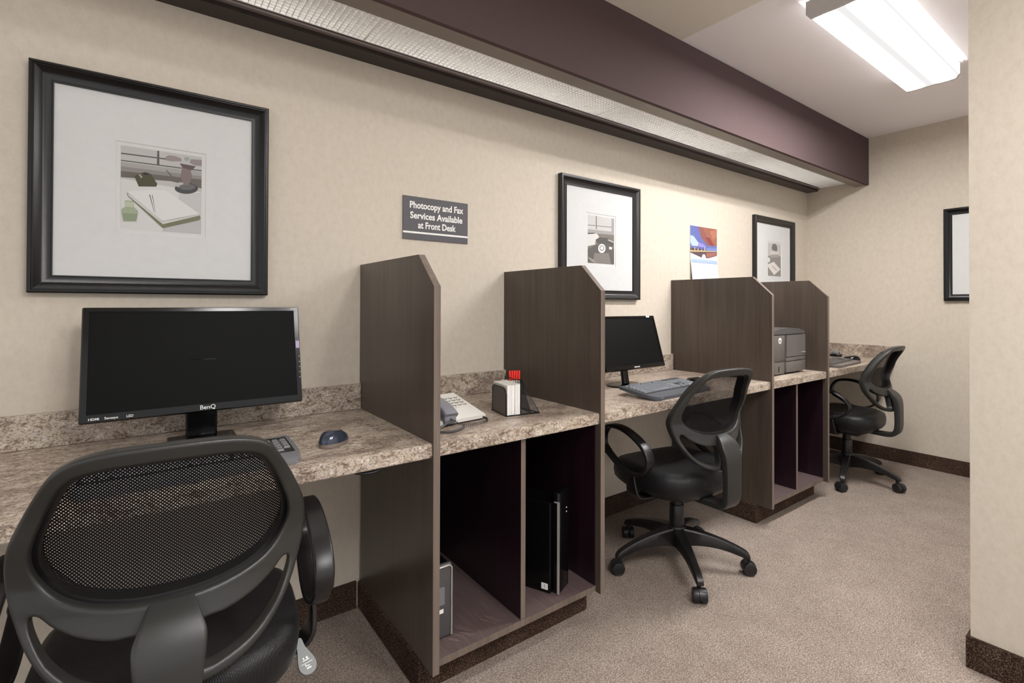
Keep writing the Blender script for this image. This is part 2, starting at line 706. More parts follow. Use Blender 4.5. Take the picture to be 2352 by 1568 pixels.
def ceiling_lamp(x, y, label, lens='lens'):
    t = thing('ceiling_lamp', label, 'ceiling light', (x, y, ZC - 0.006), 0, 'surface-mounted ceiling lamps')
    hw, hl, h = 0.122, 0.60, 0.082
    prof = [(-hw, -0.006), (-hw, -0.060), (-hw + 0.016, -h), (hw - 0.016, -h), (hw, -0.060), (hw, -0.006)]
    bm = bmesh.new()
    r0 = [bm.verts.new((-hl + 0.006, a, b)) for a, b in prof]
    r1 = [bm.verts.new((hl - 0.006, a, b)) for a, b in prof]
    for i in range(5):
        bm.faces.new((r0[i], r0[i + 1], r1[i + 1], r1[i]))
    bmesh.ops.subdivide_edges(bm, edges=bm.edges[:], cuts=2)
    obj('diffuser', bm, MT[lens], t)
    for s in (-1, 1):
        bm = bmesh.new()
        q = [(a * 1.02, b * 1.02 if b < -0.01 else b) for a, b in prof]
        prism(bm, q, 'x', s * hl - 0.006, s * hl + 0.006)
        obj('end_cap', bm, MT['enamel'], t)
    obj('mounting_plate', B((-hl, -hw + 0.01, -0.006), (hl, hw - 0.01, 0.0)), MT['enamel'], t)
    return t


ceiling_lamp(2.163, -1.083, 'white wraparound two-tube ceiling lamp near the end of the room')
for lx, lb in ((0.50, 'added white wraparound ceiling lamp out of view, beside the near wall corner'),
               (-0.15, 'added white wraparound ceiling lamp out of view, nearer the camera')):
    cl = ceiling_lamp(lx, -2.55, lb, 'lens_dim')  # unseen lamps added to light the near part of the room
    cl.location.z -= 0.006
    cl.rotation_euler = (0, 0, PI / 2)

# ---------------------------------------------------------------- worktops
XP = [0.0, 0.678, 1.9395, 2.6093]
TH = 0.0207
YF, YC, YPK = -0.6257, -0.6165, -0.5206
ZB, ZT, ZP, ZCT, ZCB = 0.0993, 1.2126, 1.3119, 0.76, 0.7193


def worktop(x0, x1, label, blab, end=False):
    t = thing('worktop', label, 'worktop', ((x0 + x1) / 2, -0.3, ZCT), 0, 'stone-look worktop sections')
    hx = (x1 - x0) / 2
    bm = B((-hx, YC + 0.3, ZCB - ZCT), (hx, 0.3, 0), 0.0)
    e = [e for e in bm.edges if abs(e.verts[0].co.y - (YC + .3)) < 1e-5 and abs(e.verts[1].co.y - (YC + .3)) < 1e-5 and abs(e.verts[0].co.x - e.verts[1].co.x) > 0.01]
    bmesh.ops.bevel(bm, geom=e, offset=0.003, segments=2, affect='EDGES')
    o = obj('counter_slab', bm, MT['stone'], t)
    o = obj('backsplash', B((x0, -0.018, ZCT + 0.0002), (x1, 0.0, 0.8549), 0.0015, 1), MT['stone'])
    tag(o, blab, 'backsplash', 'stone-look backsplash strips')
    if end:
        o = obj('backsplash', B((x1 - 0.018, YC, ZCT + 0.0002), (x1, -0.0185, 0.8549), 0.0015, 1), MT['stone'])
        tag(o, 'low stone-look backsplash strip along the end wall, beside the farthest chair', 'backsplash', 'stone-look backsplash strips')
    return t


worktop(-2.2, XP[0], 'long mottled stone-look worktop at the left, carrying the wide monitor',
        'low stone-look backsplash strip on the left wall behind the wide monitor')
worktop(XP[0] + TH, XP[1], 'short stone-look worktop carrying the telephone and card holder',
        'low stone-look backsplash strip behind the telephone and card holder')
worktop(XP[1] + TH, XP[2], 'middle stone-look worktop carrying the slanted monitor and grey keyboard',
        'low stone-look backsplash strip behind the small slanted monitor')
worktop(XP[2] + TH, XP[3], 'narrow stone-look worktop under the grey printer',
        'low stone-look backsplash strip behind the grey printer')
worktop(XP[3] + TH, XE, 'last stone-look worktop, ending at the end wall',
        'low stone-look backsplash strip on the left wall behind the last keyboard', True)

# ---------------------------------------------------------------- carrel dividers
PL = ['tall dark wood divider with clipped top corner, first from the left, between mouse and telephone',
      'tall dark wood divider with clipped top corner, second from the left, beside the card holder',
      'tall dark wood divider with clipped top corner, third from the left, left of the printer',
      'tall dark wood divider with clipped top corner, farthest back, right of the printer']
for x, lb in zip(XP, PL):
    t = thing('desk_divider', lb, 'divider', (x, 0, ZB), 0, 'desk dividers')
    n = 0.020   # notch over the backsplash
    ez = 0.0012
    prof = [(0 - n, 0), (YF + ez, 0), (YF + ez, ZT - ZB), (YPK, ZP - ZB - ez), (0, ZP - ZB - ez), (0, 0.855 + 0.004 - ZB), (-n, 0.855 + 0.004 - ZB)]
    bm = bmesh.new()
    prism(bm, prof, 'x', 0, TH)
    obj('panel', bm, MT['wood'], t)
    bm = bmesh.new()
    prism(bm, [(YF, 0), (YF + ez, 0), (YF + ez, ZT - ZB), (YPK + 0.0003, ZP - ZB - ez), (-0.0, ZP - ZB - ez), (0, ZP - ZB), (YPK, ZP - ZB), (YF, ZT - ZB)], 'x', -0.0003, TH + 0.0003)
    obj('edge_band', bm, MT['edge'], t)


# ---------------------------------------------------------------- computer cabinets
def cabinet(x0, x1, xm, label):
    t = thing('computer_cabinet', label, 'cabinet', ((x0 + x1) / 2, -0.3, 0.0), 0, 'open cabinets under the worktops')
    cx = (x0 + x1) / 2
    a, b = x0 + TH - cx + 0.0004, x1 - cx - 0.0004
    obj('bottom_shelf', B((a, -0.2985, 0.0995), (b, 0.296, 0.120)), MT['shelf'], t)
    obj('shelf_edge', B((a, -0.3, 0.0995), (b, -0.2985, 0.1203)), MT['edge'], t)
    obj('divider', B((xm - cx - 0.009, -0.295, 0.1205), (xm - cx + 0.009, 0.28, ZCB - 0.0005)), MT['wood_shaded'], t)
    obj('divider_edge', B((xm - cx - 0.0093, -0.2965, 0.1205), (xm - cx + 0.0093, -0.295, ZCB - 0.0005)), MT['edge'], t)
    obj('back_panel', B((a, 0.281, 0.1205), (b, 0.296, ZCB - 0.0005)), MT['wood_shaded'], t)
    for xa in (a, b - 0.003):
        obj('shade_liner', B((xa, -0.298, 0.1205), (xa + 0.003, 0.28, ZCB - 0.0005)), MT['wood_shaded'], t)  # thin liners added to darken the bay sides
    bm = B((x0 - cx - 0.006, -0.544 + 0.3, 0.0), (x1 - cx + 0.012, 0.296, ZB - 0.0005), 0.006, 2)
    obj('carpeted_plinth', bm, MT['base'], t)
    return t


cab = cabinet(XP[0], XP[1], 0.344, 'open two-bay dark cabinet with scuffed shelf, under the telephone worktop')
bm = bmesh.new()
rs_ = random.Random(4)
for i in range(16):
    x = 0.095 + rs_.random() * 0.075 if i < 11 else 0.235 + rs_.random() * 0.07
    y = -0.555 + rs_.random() * 0.05
    le, an = 0.010 + rs_.random() * 0.022, math.radians(118 + rs_.random() * 16)
    vs = box(bm, (-le, -0.0004, 0), (le, 0.0004, 0.0002))
    Mx = Matrix.Translation((x - (XP[0] + XP[1]) / 2, y + 0.3, 0.1201)) @ Matrix.Rotation(an, 4, 'Z')
    for v in vs:
        v.co = Mx @ v.co
sm_ = obj('scratch_marks', bm, plain('scratch_pale', (150, 134, 128), 0.6), cab)
sm_['kind'] = 'stuff'
cabinet(XP[2], XP[3], 2.280, 'open empty two-bay dark cabinet under the printer')


# ---------------------------------------------------------------- prints and pictures
def print_bm(shapes, w, h, step=0.00012):
    """flat printed picture, lower-left at origin in xz, facing -y; shapes: (rgb, [(u,v)...])"""
    bm = bmesh.new()
    cl = bm.loops.layers.float_color.new('Col')
    for i, (c, pts) in enumerate(shapes):
        vs = [bm.verts.new((min(max(u, 0), 1) * w, -i * step, min(max(v, 0), 1) * h)) for u, v in pts]
        try:
            f = bm.faces.new(vs)
        except ValueError:
            continue
        for lp in f.loops:
            lp[cl] = lin(c)
    return bm


def ell(cx, cy, rx, ry, n=18):
    return [(cx + rx * math.cos(2 * PI * i / n), cy + ry * math.sin(2 * PI * i / n)) for i in range(n)]


def q1(pts):
    """crop pixels of the first photograph -> uv"""
    out = []
    for x, y in pts:
        t = 195 + 0.143 * (x - 228)
        b = 1355 + 0.063 * (x - 220)
        out.append(((x - 224) / 1116.0, 1 - (y - t) / (b - t)))
    return out


def g(v, w=0):
    return (v + w, v, v - w)


photo1 = [
    (g(176, 2), [(0, 0), (1, 0), (1, 1), (0, 1)]),
    (g(198, 1), q1([(228, 660), (1345, 840), (1345, 1500), (220, 1500)])),
    (g(184, 1), q1([(1010, 860), (1345, 850), (1345, 1450), (1000, 1250)])),
    (g(176, 1), q1([(820, 1300), (1345, 1190), (1345, 1500), (780, 1450)])),
    (g(152, 3), q1([(228, 430), (1345, 560), (1345, 690), (228, 560)])),
    (g(128, 3), q1([(228, 490), (1345, 620), (1345, 690), (228, 560)])),
    (g(92, 6), q1([(228, 555), (1345, 665), (1345, 790), (900, 690), (228, 640)])),
    (g(80), q1([(228, 300), (820, 372), (820, 388), (228, 318)])),
    (g(80), q1([(228, 400), (1345, 535), (1345, 550), (228, 414)])),
    (g(86), q1([(705, 265), (732, 268), (736, 470), (700, 466)])),
    ((72, 70, 50), q1([(470, 585), (540, 565), (620, 590), (710, 730), (695, 768), (460, 768), (400, 625)])),
    (g(150), q1([(455, 600), (480, 595), (510, 640), (490, 650)])),
    (g(40), q1([(515, 578), (590, 580), (585, 605), (525, 603)])),
    (g(90), q1([(820, 530), (840, 535), (960, 670), (940, 680)])),
    (g(66), q1(ell(1120, 790, 170, 75))),
    (g(170), q1(ell(1040, 740, 85, 36))),
    (g(96), q1(ell(1130, 770, 120, 42))),
    ((120, 106, 106), q1([(1060, 480), (1160, 480), (1200, 620), (1150, 740), (1080, 740), (1030, 620)])),
    ((88, 76, 76), q1([(1020, 440), (1250, 480), (1200, 540), (1060, 500)])),
    ((140, 130, 128), q1([(810, 360), (860, 328), (960, 340), (1060, 380), (1050, 410), (900, 412), (820, 395)])),
    ((136, 126, 126), q1([(1170, 380), (1345, 395), (1345, 480), (1240, 470), (1160, 430)])),
    (g(176), q1(ell(1110, 385, 68, 50))),
    (g(150), q1(ell(1120, 380, 40, 28))),
    ((110, 110, 86), q1([(305, 850), (340, 900), (780, 1240), (1310, 1150), (1330, 1200), (1310, 1230), (790, 1345), (320, 905)])),
    (g(206, 1), q1([(310, 842), (620, 812), (820, 815), (1310, 1140), (790, 1245), (350, 880)])),
    (g(190, 2), q1([(330, 880), (350, 890), (785, 1250), (1310, 1150), (1310, 1165), (790, 1290), (320, 895)])),
    ((96, 96, 80), q1([(600, 880), (615, 880), (680, 1140), (665, 1110)])),
    (g(226), q1([(615, 880), (630, 880), (690, 1150), (680, 1140)])),
    (g(90), q1([(635, 885), (645, 885), (690, 1130), (688, 1140)])),
    ((150, 160, 134), q1([(235, 1090), (270, 1065), (290, 1050), (285, 965), (395, 970), (395, 1055), (455, 1110), (435, 1255), (265, 1255)])),
    ((176, 182, 158), q1([(290, 980), (390, 985), (390, 1060), (290, 1050)])),
    ((132, 144, 118), q1([(245, 1140), (450, 1150), (432, 1250), (268, 1250)])),
]


def q2(pts):
    out = []
    for x, y in pts:
        t = 245 + 0.145 * (x - 240)
        b = 1300 + 0.07 * (x - 240)
        out.append(((x - 240) / 588.0, 1 - (y - t) / (b - t)))
    return out


photo2 = [
    (g(186, 2), [(0, 0), (1, 0), (1, 1), (0, 1)]),
    (g(112, 6), q2([(240, 620), (830, 690), (830, 1400), (240, 1310)])),
    (g(150, 2), q2([(240, 560), (830, 620), (830, 690), (240, 640)])),
    (g(130), q2([(240, 460), (830, 515), (830, 535), (240, 480)])),
    (g(120), q2([(412, 260), (436, 262), (440, 560), (414, 560)])),
    (g(150), q2([(765, 320), (830, 328), (830, 640), (765, 620)])),
    (g(72), q2([(240, 645), (400, 640), (350, 665), (240, 672)])),
    (g(200, 2), q2([(240, 672), (440, 660), (490, 740), (410, 800), (400, 900), (240, 935)])),
    (g(80, 3), q2([(410, 790), (500, 740), (700, 760), (820, 860), (800, 960), (640, 900), (460, 880)])),
    (g(88, 4), q2([(240, 1000), (430, 900), (700, 900), (830, 1000), (830, 1345), (240, 1300)])),
    (g(118, 5), q2([(380, 1090), (700, 1090), (760, 1330), (360, 1310)])),
    (g(226), q2(ell(548, 985, 82, 100))),
    (g(104), q2(ell(548, 980, 52, 62))),
    (g(220), q2(ell(548, 978, 36, 44))),
    (g(206), q2([(715, 945), (780, 960), (775, 1015), (710, 1000)])),
    (g(180, 4), q2([(680, 780), (820, 840), (815, 862), (690, 810)])),
    (g(136, 6), q2([(255, 1170), (400, 1250), (400, 1290), (330, 1280), (250, 1200)])),
]


def q3(pts):
    return [((x - 410) / 400.0, 1 - (y - 265 - 0.1 * (x - 410)) / 1060.0) for x, y in pts]


photo3 = [
    (g(176, 4), [(0, 0), (1, 0), (1, 1), (0, 1)]),
    (g(128, 4), q3([(410, 690), (810, 700), (810, 1400), (410, 1400)])),
    (g(108), q3([(530, 480), (525, 420), (560, 310), (600, 290), (660, 310), (700, 400), (700, 530), (610, 530)])),
    (g(192, 5), q3([(480, 540), (750, 550), (750, 640), (480, 650)])),
    (g(150, 5), q3([(480, 650), (750, 640), (730, 740), (500, 740)])),
    (g(206), q3(ell(430, 820, 45, 80))),
    (g(204, 4), q3([(410, 960), (590, 880), (800, 1130), (600, 1310), (410, 1040)])),
    (g(120), q3([(530, 1020), (550, 1015), (690, 1160), (670, 1165)])),
]


def picture(x0, x1, z0, z1, fw, name_mat, label, shapes, photo, wall='left', wide_bevel=True):
    w, h = x1 - x0, z1 - z0
    t = thing('framed_picture', label, 'picture', (x0, 0, z0), 0, 'framed pictures on the walls')
    # moulding: swept L/ogee profile, mitred
    prof = [(0, 0), (0, -0.026), (0.004, -0.030), (0.008, -0.030), (0.010, -0.0275), (0.012, -0.0275)] + [(0.012 + (fw - 0.016) * q, -0.0275 + 0.0165 * math.sin(q * PI / 2) ** 0.9) for q in (0.12, 0.25, 0.4, 0.55, 0.7, 0.85, 1.0)] + [(fw - 0.003, -0.0125), (fw, -0.012), (fw, 0)]
    bm = bmesh.new()
    cs = [((0, 0), (1, 1)), ((w, 0), (-1, 1)), ((w, h), (-1, -1)), ((0, h), (1, -1))]
    rings = [[bm.verts.new((cx + dx * a, b, cz + dz * a)) for a, b in prof] for (cx, cz), (dx, dz) in cs]
    n = len(prof)
    for i in range(4):
        r0, r1 = rings[i], rings[(i + 1) % 4]
        for j in range(n):
            bm.faces.new((r0[j], r0[(j + 1) % n], r1[(j + 1) % n], r1[j]))
    obj('moulding', bm, MT[name_mat], t, 35)
    px0, px1, pz0, pz1 = [v - o for v, o in zip(photo, (x0, x0, z0, z0))]
    wb = 0.012
    bm = bmesh.new()
    # mat board with a window: four slabs around the opening, bevelled lip
    A = [(fw - 0.004, fw - 0.004), (w - fw + 0.004, fw - 0.004), (w - fw + 0.004, h - fw + 0.004), (fw - 0.004, h - fw + 0.004)]
    Bq = [(px0 - wb, pz0 - wb), (px1 + wb, pz0 - wb), (px1 + wb, pz1 + wb), (px0 - wb, pz1 + wb)]
    Cq = [(px0 - wb + 0.0015, pz0 - wb + 0.0015), (px1 + wb - 0.0015, pz0 - wb + 0.0015), (px1 + wb - 0.0015, pz1 + wb - 0.0015), (px0 - wb + 0.0015, pz1 + wb - 0.0015)]
    ra = [bm.verts.new((a, -0.0085, b)) for a, b in A]
    rb = [bm.verts.new((a, -0.0085, b)) for a, b in Bq]
    rc = [bm.verts.new((a, -0.0065, b)) for a, b in Cq]
    for u, v in ((ra, rb), (rb, rc)):
        for i in range(4):
            bm.faces.new((u[i], u[(i + 1) % 4], v[(i + 1) % 4], v[i]))
    bm.faces.new(rc)
    obj('mat_board', bm, MT['mat'], t)
    if shapes:
        pm = print_bm(shapes, px1 - px0, pz1 - pz0, 0.00004)
        xf(pm, Matrix.Translation((px0, -0.0068, pz0)))
        obj('photo_print', pm, MT['print'], t)
    return t


picture(-0.922, -0.328, 1.190, 1.832, 0.050, 'black', 'large black-framed picture above the wide monitor, photo of a fan and open notebook',
        photo1, (-0.725, -0.5205, 1.385, 1.635))
picture(1.011, 1.619, 1.188, 1.828, 0.050, 'grey_frame', 'dark-framed picture with photo of an old telephone, behind the second divider',
        photo2, (1.215, 1.419, 1.383, 1.639))
picture(2.903, 3.518, 1.190, 1.825, 0.050, 'grey_frame', 'dark-framed picture with a small photo, nearest the room corner, above the printer',
        photo3, (3.121, 3.320, 1.383, 1.636))
p4 = picture(0, 0.60, 1.192, 1.829, 0.045, 'black', 'black-framed picture on the end wall, partly hidden by the near wall corner',
             None, (0.25, 0.45, 1.4, 1.6))
p4.location = (XE, -0.905, 1.192)
p4.rotation_euler = (0, 0, -PI / 2)

# ---------------------------------------------------------------- sign
t = thing('wall_sign', 'charcoal sign reading Photocopy and Fax Services Available at Front Desk', 'sign', (0.324, 0, 1.517))
obj('sign_plate', B((-0.152, -0.006, -0.089), (0.153, 0.0, 0.089), 0.0006, 1), MT['sign'], t)
for txt, z in (('Photocopy and Fax', 0.0415), ('Services Available', -0.0015), ('at Front Desk', -0.0405)):
    bm = text_bm(txt, 0.0385, 0.0003, 0.0009, 0.8, spacing=1.0, valign='TOP_BASELINE')
    xs = [v.co.x for v in bm.verts]
    tw = {'Photocopy and Fax': 0.252, 'Services Available': 0.246, 'at Front Desk': 0.178}[txt]
    k = tw / (max(xs) - min(xs))
    for v in bm.verts:
        v.co.x *= k
    xf(bm, on_wall(0.002, -0.0063, z))
    obj('lettering', bm, MT['wmark'], t)
obj('sign_stripe', B((-0.1519, -0.0066, -0.0635), (0.1529, -0.006, -0.0560)), MT['wmark'], t)

# ---------------------------------------------------------------- calendar
t = thing('wall_calendar', 'hanging wall calendar with blue and red city picture above white pages', 'calendar', (2.135, 0, 1.20))


def qc(pts):
    return [((x - 262) / 585.0, 1 - (y - 190 - 0.118 * (x - 262)) / (650.0 + 0.0 * x)) for x, y in pts]


cal = [
    ((98, 106, 156), [(0, 0), (1, 0), (1, 1), (0, 1)]),
    ((96, 104, 160), qc([(262, 190), (470, 210), (560, 520), (700, 640), (847, 650), (847, 720), (262, 640)])),
    ((132, 86, 80), qc([(420, 205), (600, 225), (740, 600), (640, 590), (500, 440)])),
    ((146, 94, 78), qc([(520, 220), (850, 260), (840, 590), (750, 600), (640, 470)])),
    ((166, 110, 92), qc([(680, 300), (845, 270), (842, 420), (760, 480)])),
    ((130, 62, 60), qc([(580, 420), (680, 430), (790, 600), (700, 590)])),
    ((170, 186, 224), qc([(262, 380), (330, 400), (440, 540), (420, 600), (300, 590), (262, 520)])),
    ((140, 130, 196), qc([(430, 520), (540, 560), (600, 620), (440, 620)])),
    ((112, 128, 184), qc([(600, 640), (847, 650), (847, 710), (620, 700)])),
    ((88, 72, 74), qc([(262, 620), (640, 690), (847, 720), (830, 810), (620, 850), (500, 835), (262, 720)])),
    ((196, 170, 130), qc([(262, 680), (560, 690), (845, 712), (845, 722), (262, 705)])),
    ((150, 96, 88), qc([(600, 740), (840, 735), (820, 800), (620, 840)])),
    ((226, 222, 226), qc([(262, 725), (500, 830), (650, 850), (845, 805), (847, 980), (262, 980)])),
    ((236, 234, 234), qc([(500, 850), (520, 775), (550, 762), (580, 780), (600, 850)])),
]
for k in range(9):
    x = 275 + k * 36
    hgt = 20 + 26 * ((k * 7) % 3)
    cal.insert(10, ((60, 56, 66) if k % 2 else (206, 186, 140), qc([(x, 690), (x, 690 - hgt), (x + 14, 688 - hgt), (x + 14, 692)])))
bm = print_bm(cal, 0.303, 0.215, 0.00003)
xf(bm, Matrix.Translation((0, -0.0035, 0.258)))
obj('picture_sheet', bm, MT['print'], t)
obj('backing_card', B((0, -0.003, 0.25), (0.303, -0.0005, 0.473)), MT['white'], t)
bm = bmesh.new()
rows = [(0.262, -0.004), (0.24, -0.006), (0.20, -0.011), (0.14, -0.018), (0.07, -0.026), (0.0, -0.034)]
vs = [[bm.verts.new((x, y, z)) for x in (0.002, 0.301)] for z, y in rows]
vb = [[bm.verts.new((x, y + 0.0025, z)) for x in (0.002, 0.301)] for z, y in rows]
for a, b in zip(vs, vs[1:]):
    bm.faces.new((a[0], a[1], b[1], b[0]))
for a, b in zip(vb, vb[1:]):
    bm.faces.new((a[0], b[0], b[1], a[1]))
for s in (0, 1):
    for i in range(5):
        bm.faces.new((vs[i][s], vs[i + 1][s], vb[i + 1][s], vb[i][s]))
obj('date_pages', bm, MT['white'], t, 40)
hb = bmesh.new()
v4 = [hb.verts.new(p) for p in ((0.006, -0.0062, 0.258), (0.297, -0.0062, 0.258), (0.297, -0.0083, 0.234), (0.006, -0.0083, 0.234))]
hb.faces.new(v4)
m_hdr = plain('header_blue', (150, 168, 196), 0.5)
obj('month_header', hb, m_hdr, t)

# ---------------------------------------------------------------- chairs
YCZ = [(0.36, -0.262), (0.50, -0.255), (0.56, -0.243), (0.636, -0.225), (0.68, -0.222), (0.78, -0.243), (0.91, -0.292)]
KZ = [(0.50, 1.5), (0.68, 1.5), (0.80, 1.05), (0.91, 0.55)]


def by(u, z):
    return pw(YCZ, z) + pw(KZ, z) * u * u


def bend(bm, off=0.0):
    for v in bm.verts:
        u, z, d = v.co
        v.co = Vector((u, by(u, z) - d + off, z))


def mirror(pts):
    return pts + [(-a, b) for a, b in pts[::-1]]


OUT = mirror([(0.0, 0.496), (0.055, 0.497), (0.105, 0.510), (0.150, 0.540), (0.186, 0.589), (0.209, 0.646), (0.2165, 0.695),
              (0.209, 0.748), (0.188, 0.800), (0.162, 0.850), (0.141, 0.880), (0.110, 0.898), (0.055, 0.9055)])[1:]
OUT = catmull(OUT, 5)
WIN = mirror([(0.0, 0.634), (0.055, 0.636), (0.110, 0.646), (0.150, 0.665), (0.176, 0.698), (0.181, 0.738), (0.164, 0.792),
              (0.142, 0.840), (0.126, 0.861), (0.102, 0.872), (0.05, 0.877)])[1:]
WIN = catmull(WIN, 5)
LOW = [(0.040, 0.588), (0.080, 0.592), (0.120, 0.603), (0.152, 0.620), (0.174, 0.638), (0.184, 0.632), (0.178, 0.606),
       (0.156, 0.568), (0.124, 0.539), (0.085, 0.523), (0.042, 0.518), (0.034, 0.550)]
LOW = catmull(LOW, 5)


def make_chair(label, loc, rz, base_a, lift=0.0, recl=0.0):
    t = thing('office_chair', label, 'chair', loc, rz, 'mesh-back office chairs')
    up = []
    bm = curve_mesh([OUT, WIN, LOW, [(-a, b) for a, b in LOW]], 0.009, 0.007, 3)
    cutgrid(bm, -0.22, 0.22, 22, 0.49, 0.91, 21)
    bend(bm)
    # deepen: rim turned towards the sitter
    up.append(obj('back_frame', bm, MT['plastic'], t, 50))
    inner = [(a * 1.035, 0.76 + (b - 0.76) * 1.035) for a, b in WIN]
    bm = bmesh.new()
    n = len(inner)
    rr = []
    for f in (1.02, 0.955):
        for dd in (0.004, 0.040):
            rr.append([bm.verts.new((a * f, by(a * f, 0.76 + (b - 0.76) * f) + dd, 0.76 + (b - 0.76) * f)) for a, b in WIN])
    a0, a1, b0, b1 = rr
    for p, q in ((a0, a1), (a1, b1), (b1, b0), (b0, a0)):
        for i in range(n):
            bm.faces.new((p[i], p[(i + 1) % n], q[(i + 1) % n], q[i]))
    up.append(obj('mesh_rim', bm, MT['plastic_d'], t, 50))
    bm = curve_mesh([[(a * 0.99, 0.76 + (b - 0.76) * 0.99) for a, b in WIN]], 0.0, 0.0, 0)
    for f in [f for f in bm.faces if f.normal.z < -0.5]:
        pass
    cutgrid(bm, -0.2, 0.2, 16, 0.63, 0.88, 12)
    bend(bm, 0.034)
    up.append(obj('back_mesh', bm, MT['mesh'], t, 80))
    # spine
    path = [(0, -0.236, 0.630), (0, -0.258, 0.608), (0, -0.272, 0.588), (0, -0.281, 0.566), (0, -0.286, 0.538), (0, -0.289, 0.500), (0, -0.290, 0.450),
            (0, -0.289, 0.405), (0, -0.282, 0.373), (0, -0.262, 0.352), (0, -0.225, 0.343), (0, -0.12, 0.345), (0, -0.02, 0.348)]
    sc = [(1.02, 0.35), (1.34, 0.8), (1.60, 1.0), (1.58, 1.1), (1.47, 1.1), (1.38, 1.05), (1.34, 1), (1.32, 1), (1.28, 1), (1.2, 0.9), (1.1, 0.8), (1.0, 0.7), (0.9, 0.7)]
    pts = catmull([(*p, *s) for p, s in zip(path, sc)], 4, False)
    bm = bmesh.new()
    sweep(bm, [p[:3] for p in pts], rrect(0.062, 0.030, 0.005), (1, 0, 0), False, [p[3:] for p in pts])
    up.append(obj('back_support', bm, MT['plastic'], t, 45))
    # seat
    def ring(bm, s, z, drop=1.0):
        r = []
        for i in range(56):
            a = 2 * PI * i / 56
            ca, sa = math.cos(a), math.sin(a)
            e = 2 / 3.2
            x = 0.238 * s * math.copysign(abs(ca) ** e, ca)
            y = 0.225 * s * math.copysign(abs(sa) ** e, sa)
            x *= 1 - 0.06 * (0.5 - y / 0.45)
            dz = -0.026 * max(0, (y - 0.10) / 0.125) ** 2 * drop - 0.5 * (0.0 if z < 0.44 else 0.05 * max(0, 1 - (x / 0.2) ** 2) * max(0, 1 - (y / 0.2) ** 2) * 0.6)
            r.append(bm.verts.new((x, y + 0.025, z + dz)))
        return r
    bm = bmesh.new()
    prof = [(0.80, 0.360), (0.93, 0.364), (0.985, 0.382), (1.0, 0.408), (0.995, 0.432), (0.965, 0.450), (0.90, 0.461), (0.78, 0.466), (0.60, 0.466), (0.40, 0.465), (0.20, 0.464)]
    rs = [ring(bm, s, z) for s, z in prof]
    for a, b in zip(rs, rs[1:]):
        for i in range(56):
            bm.faces.new((a[i], a[(i + 1) % 56], b[(i + 1) % 56], b[i]))
    bm.faces.new(rs[0][::-1])
    bm.faces.new(rs[-1])
    up.append(obj('seat_cushion', bm, MT['seat'], t, 60))
    bm = bmesh.new()
    rs = [ring(bm, s, z, 0.5) for s, z in [(0.45, 0.326), (0.70, 0.334), (0.86, 0.350), (0.90, 0.366), (0.90, 0.372)]]
    for a, b in zip(rs, rs[1:]):
        for i in range(56):
            bm.faces.new((a[i], a[(i + 1) % 56], b[(i + 1) % 56], b[i]))
    bm.faces.new(rs[0][::-1])
    bm.faces.new(rs[-1])
    box(bm, (-0.06, -0.09, 0.305), (0.06, 0.10, 0.335), 0.006)
    up.append(obj('seat_pan', bm, MT['plastic_d'], t, 40))
    # armrests
    AR = [(0.186, 0.535), (0.180, 0.578), (0.150, 0.612), (0.105, 0.625), (0.045, 0.624), (-0.020, 0.606), (-0.070, 0.580), (-0.100, 0.548),
          (-0.104, 0.515), (-0.085, 0.478), (-0.045, 0.452), (0.005, 0.440), (0.050, 0.446), (0.095, 0.466), (0.140, 0.492), (0.172, 0.512)]
    cl = catmull([(0.0, a, b) for a, b in AR], 4)
    for s in (-1, 1):
        bm = bmesh.new()
        path = [(s * (0.262 + 0.008 * math.sin((p[2] - 0.44) * 8)), p[1], p[2]) for p in cl]
        scl = [(1.0 if p[2] > 0.5 else 0.85, 1.1 if p[2] > 0.5 else 0.9) for p in cl]
        sweep(bm, path, rrect(0.044, 0.015, 0.006), (1, 0, 0), True, scl)
        a = obj('armrest', bm, MT['plastic_d'], t, 45)
        up.append(a)
        bm = bmesh.new()
        pth = catmull([(s * 0.262, 0.008, 0.446), (s * 0.264, 0.006, 0.405), (s * 0.258, 0.004, 0.362), (s * 0.232, 0.004, 0.340), (s * 0.16, 0.004, 0.335), (s * 0.06, 0.004, 0.335)], 4, False)
        n = len(pth)
        sweep(bm, pth, rrect(0.058, 0.012, 0.004), (0, 1, 0), False, [(0.62 + 0.5 * min(1, i / 7), 1) for i in range(n)])
        o = obj('arm_bracket', bm, MT['plastic_d'], a, 45)
    # height lever
    bm = bmesh.new()
    out = catmull([(-0.008, 0), (-0.010, -0.022), (-0.019, -0.050), (-0.0215, -0.068), (-0.014, -0.082), (0, -0.087), (0.014, -0.082), (0.0215, -0.068), (0.019, -0.050), (0.010, -0.022), (0.008, 0)], 3)
    prism(bm, out, 'z', -0.003, 0.003)
    lm = Matrix.Translation((0.226, -0.030, 0.366)) @ Matrix.Rotation(math.radians(18), 4, 'Z') @ Matrix.Rotation(math.radians(38), 4, 'X') @ Matrix.Scale(0.88, 4)
    xf(bm, lm)
    lv = obj('height_lever', bm, MT['lever'], t, 40)
    lv['label'] = 'grey teardrop height lever'
    up.append(lv)
    bm = bmesh.new()
    box(bm, (-0.014, -0.0605, 0.0031), (0.014, -0.0595, 0.0035))
    for i, (a, b, c, d) in enumerate([(-0.008, -0.054, 0.008, -0.052), (-0.006, -0.050, -0.003, -0.046), (0.002, -0.051, 0.006, -0.046), (-0.006, -0.068, -0.004, -0.062), (-0.003, -0.068, 0.004, -0.066), (-0.005, -0.074, 0.006, -0.071)]):
        box(bm, (a, b, 0.0031), (c, d, 0.0035))
    xf(bm, lm)
    obj('lever_marking', bm, MT['wmark'], lv)
    bm = bmesh.new()
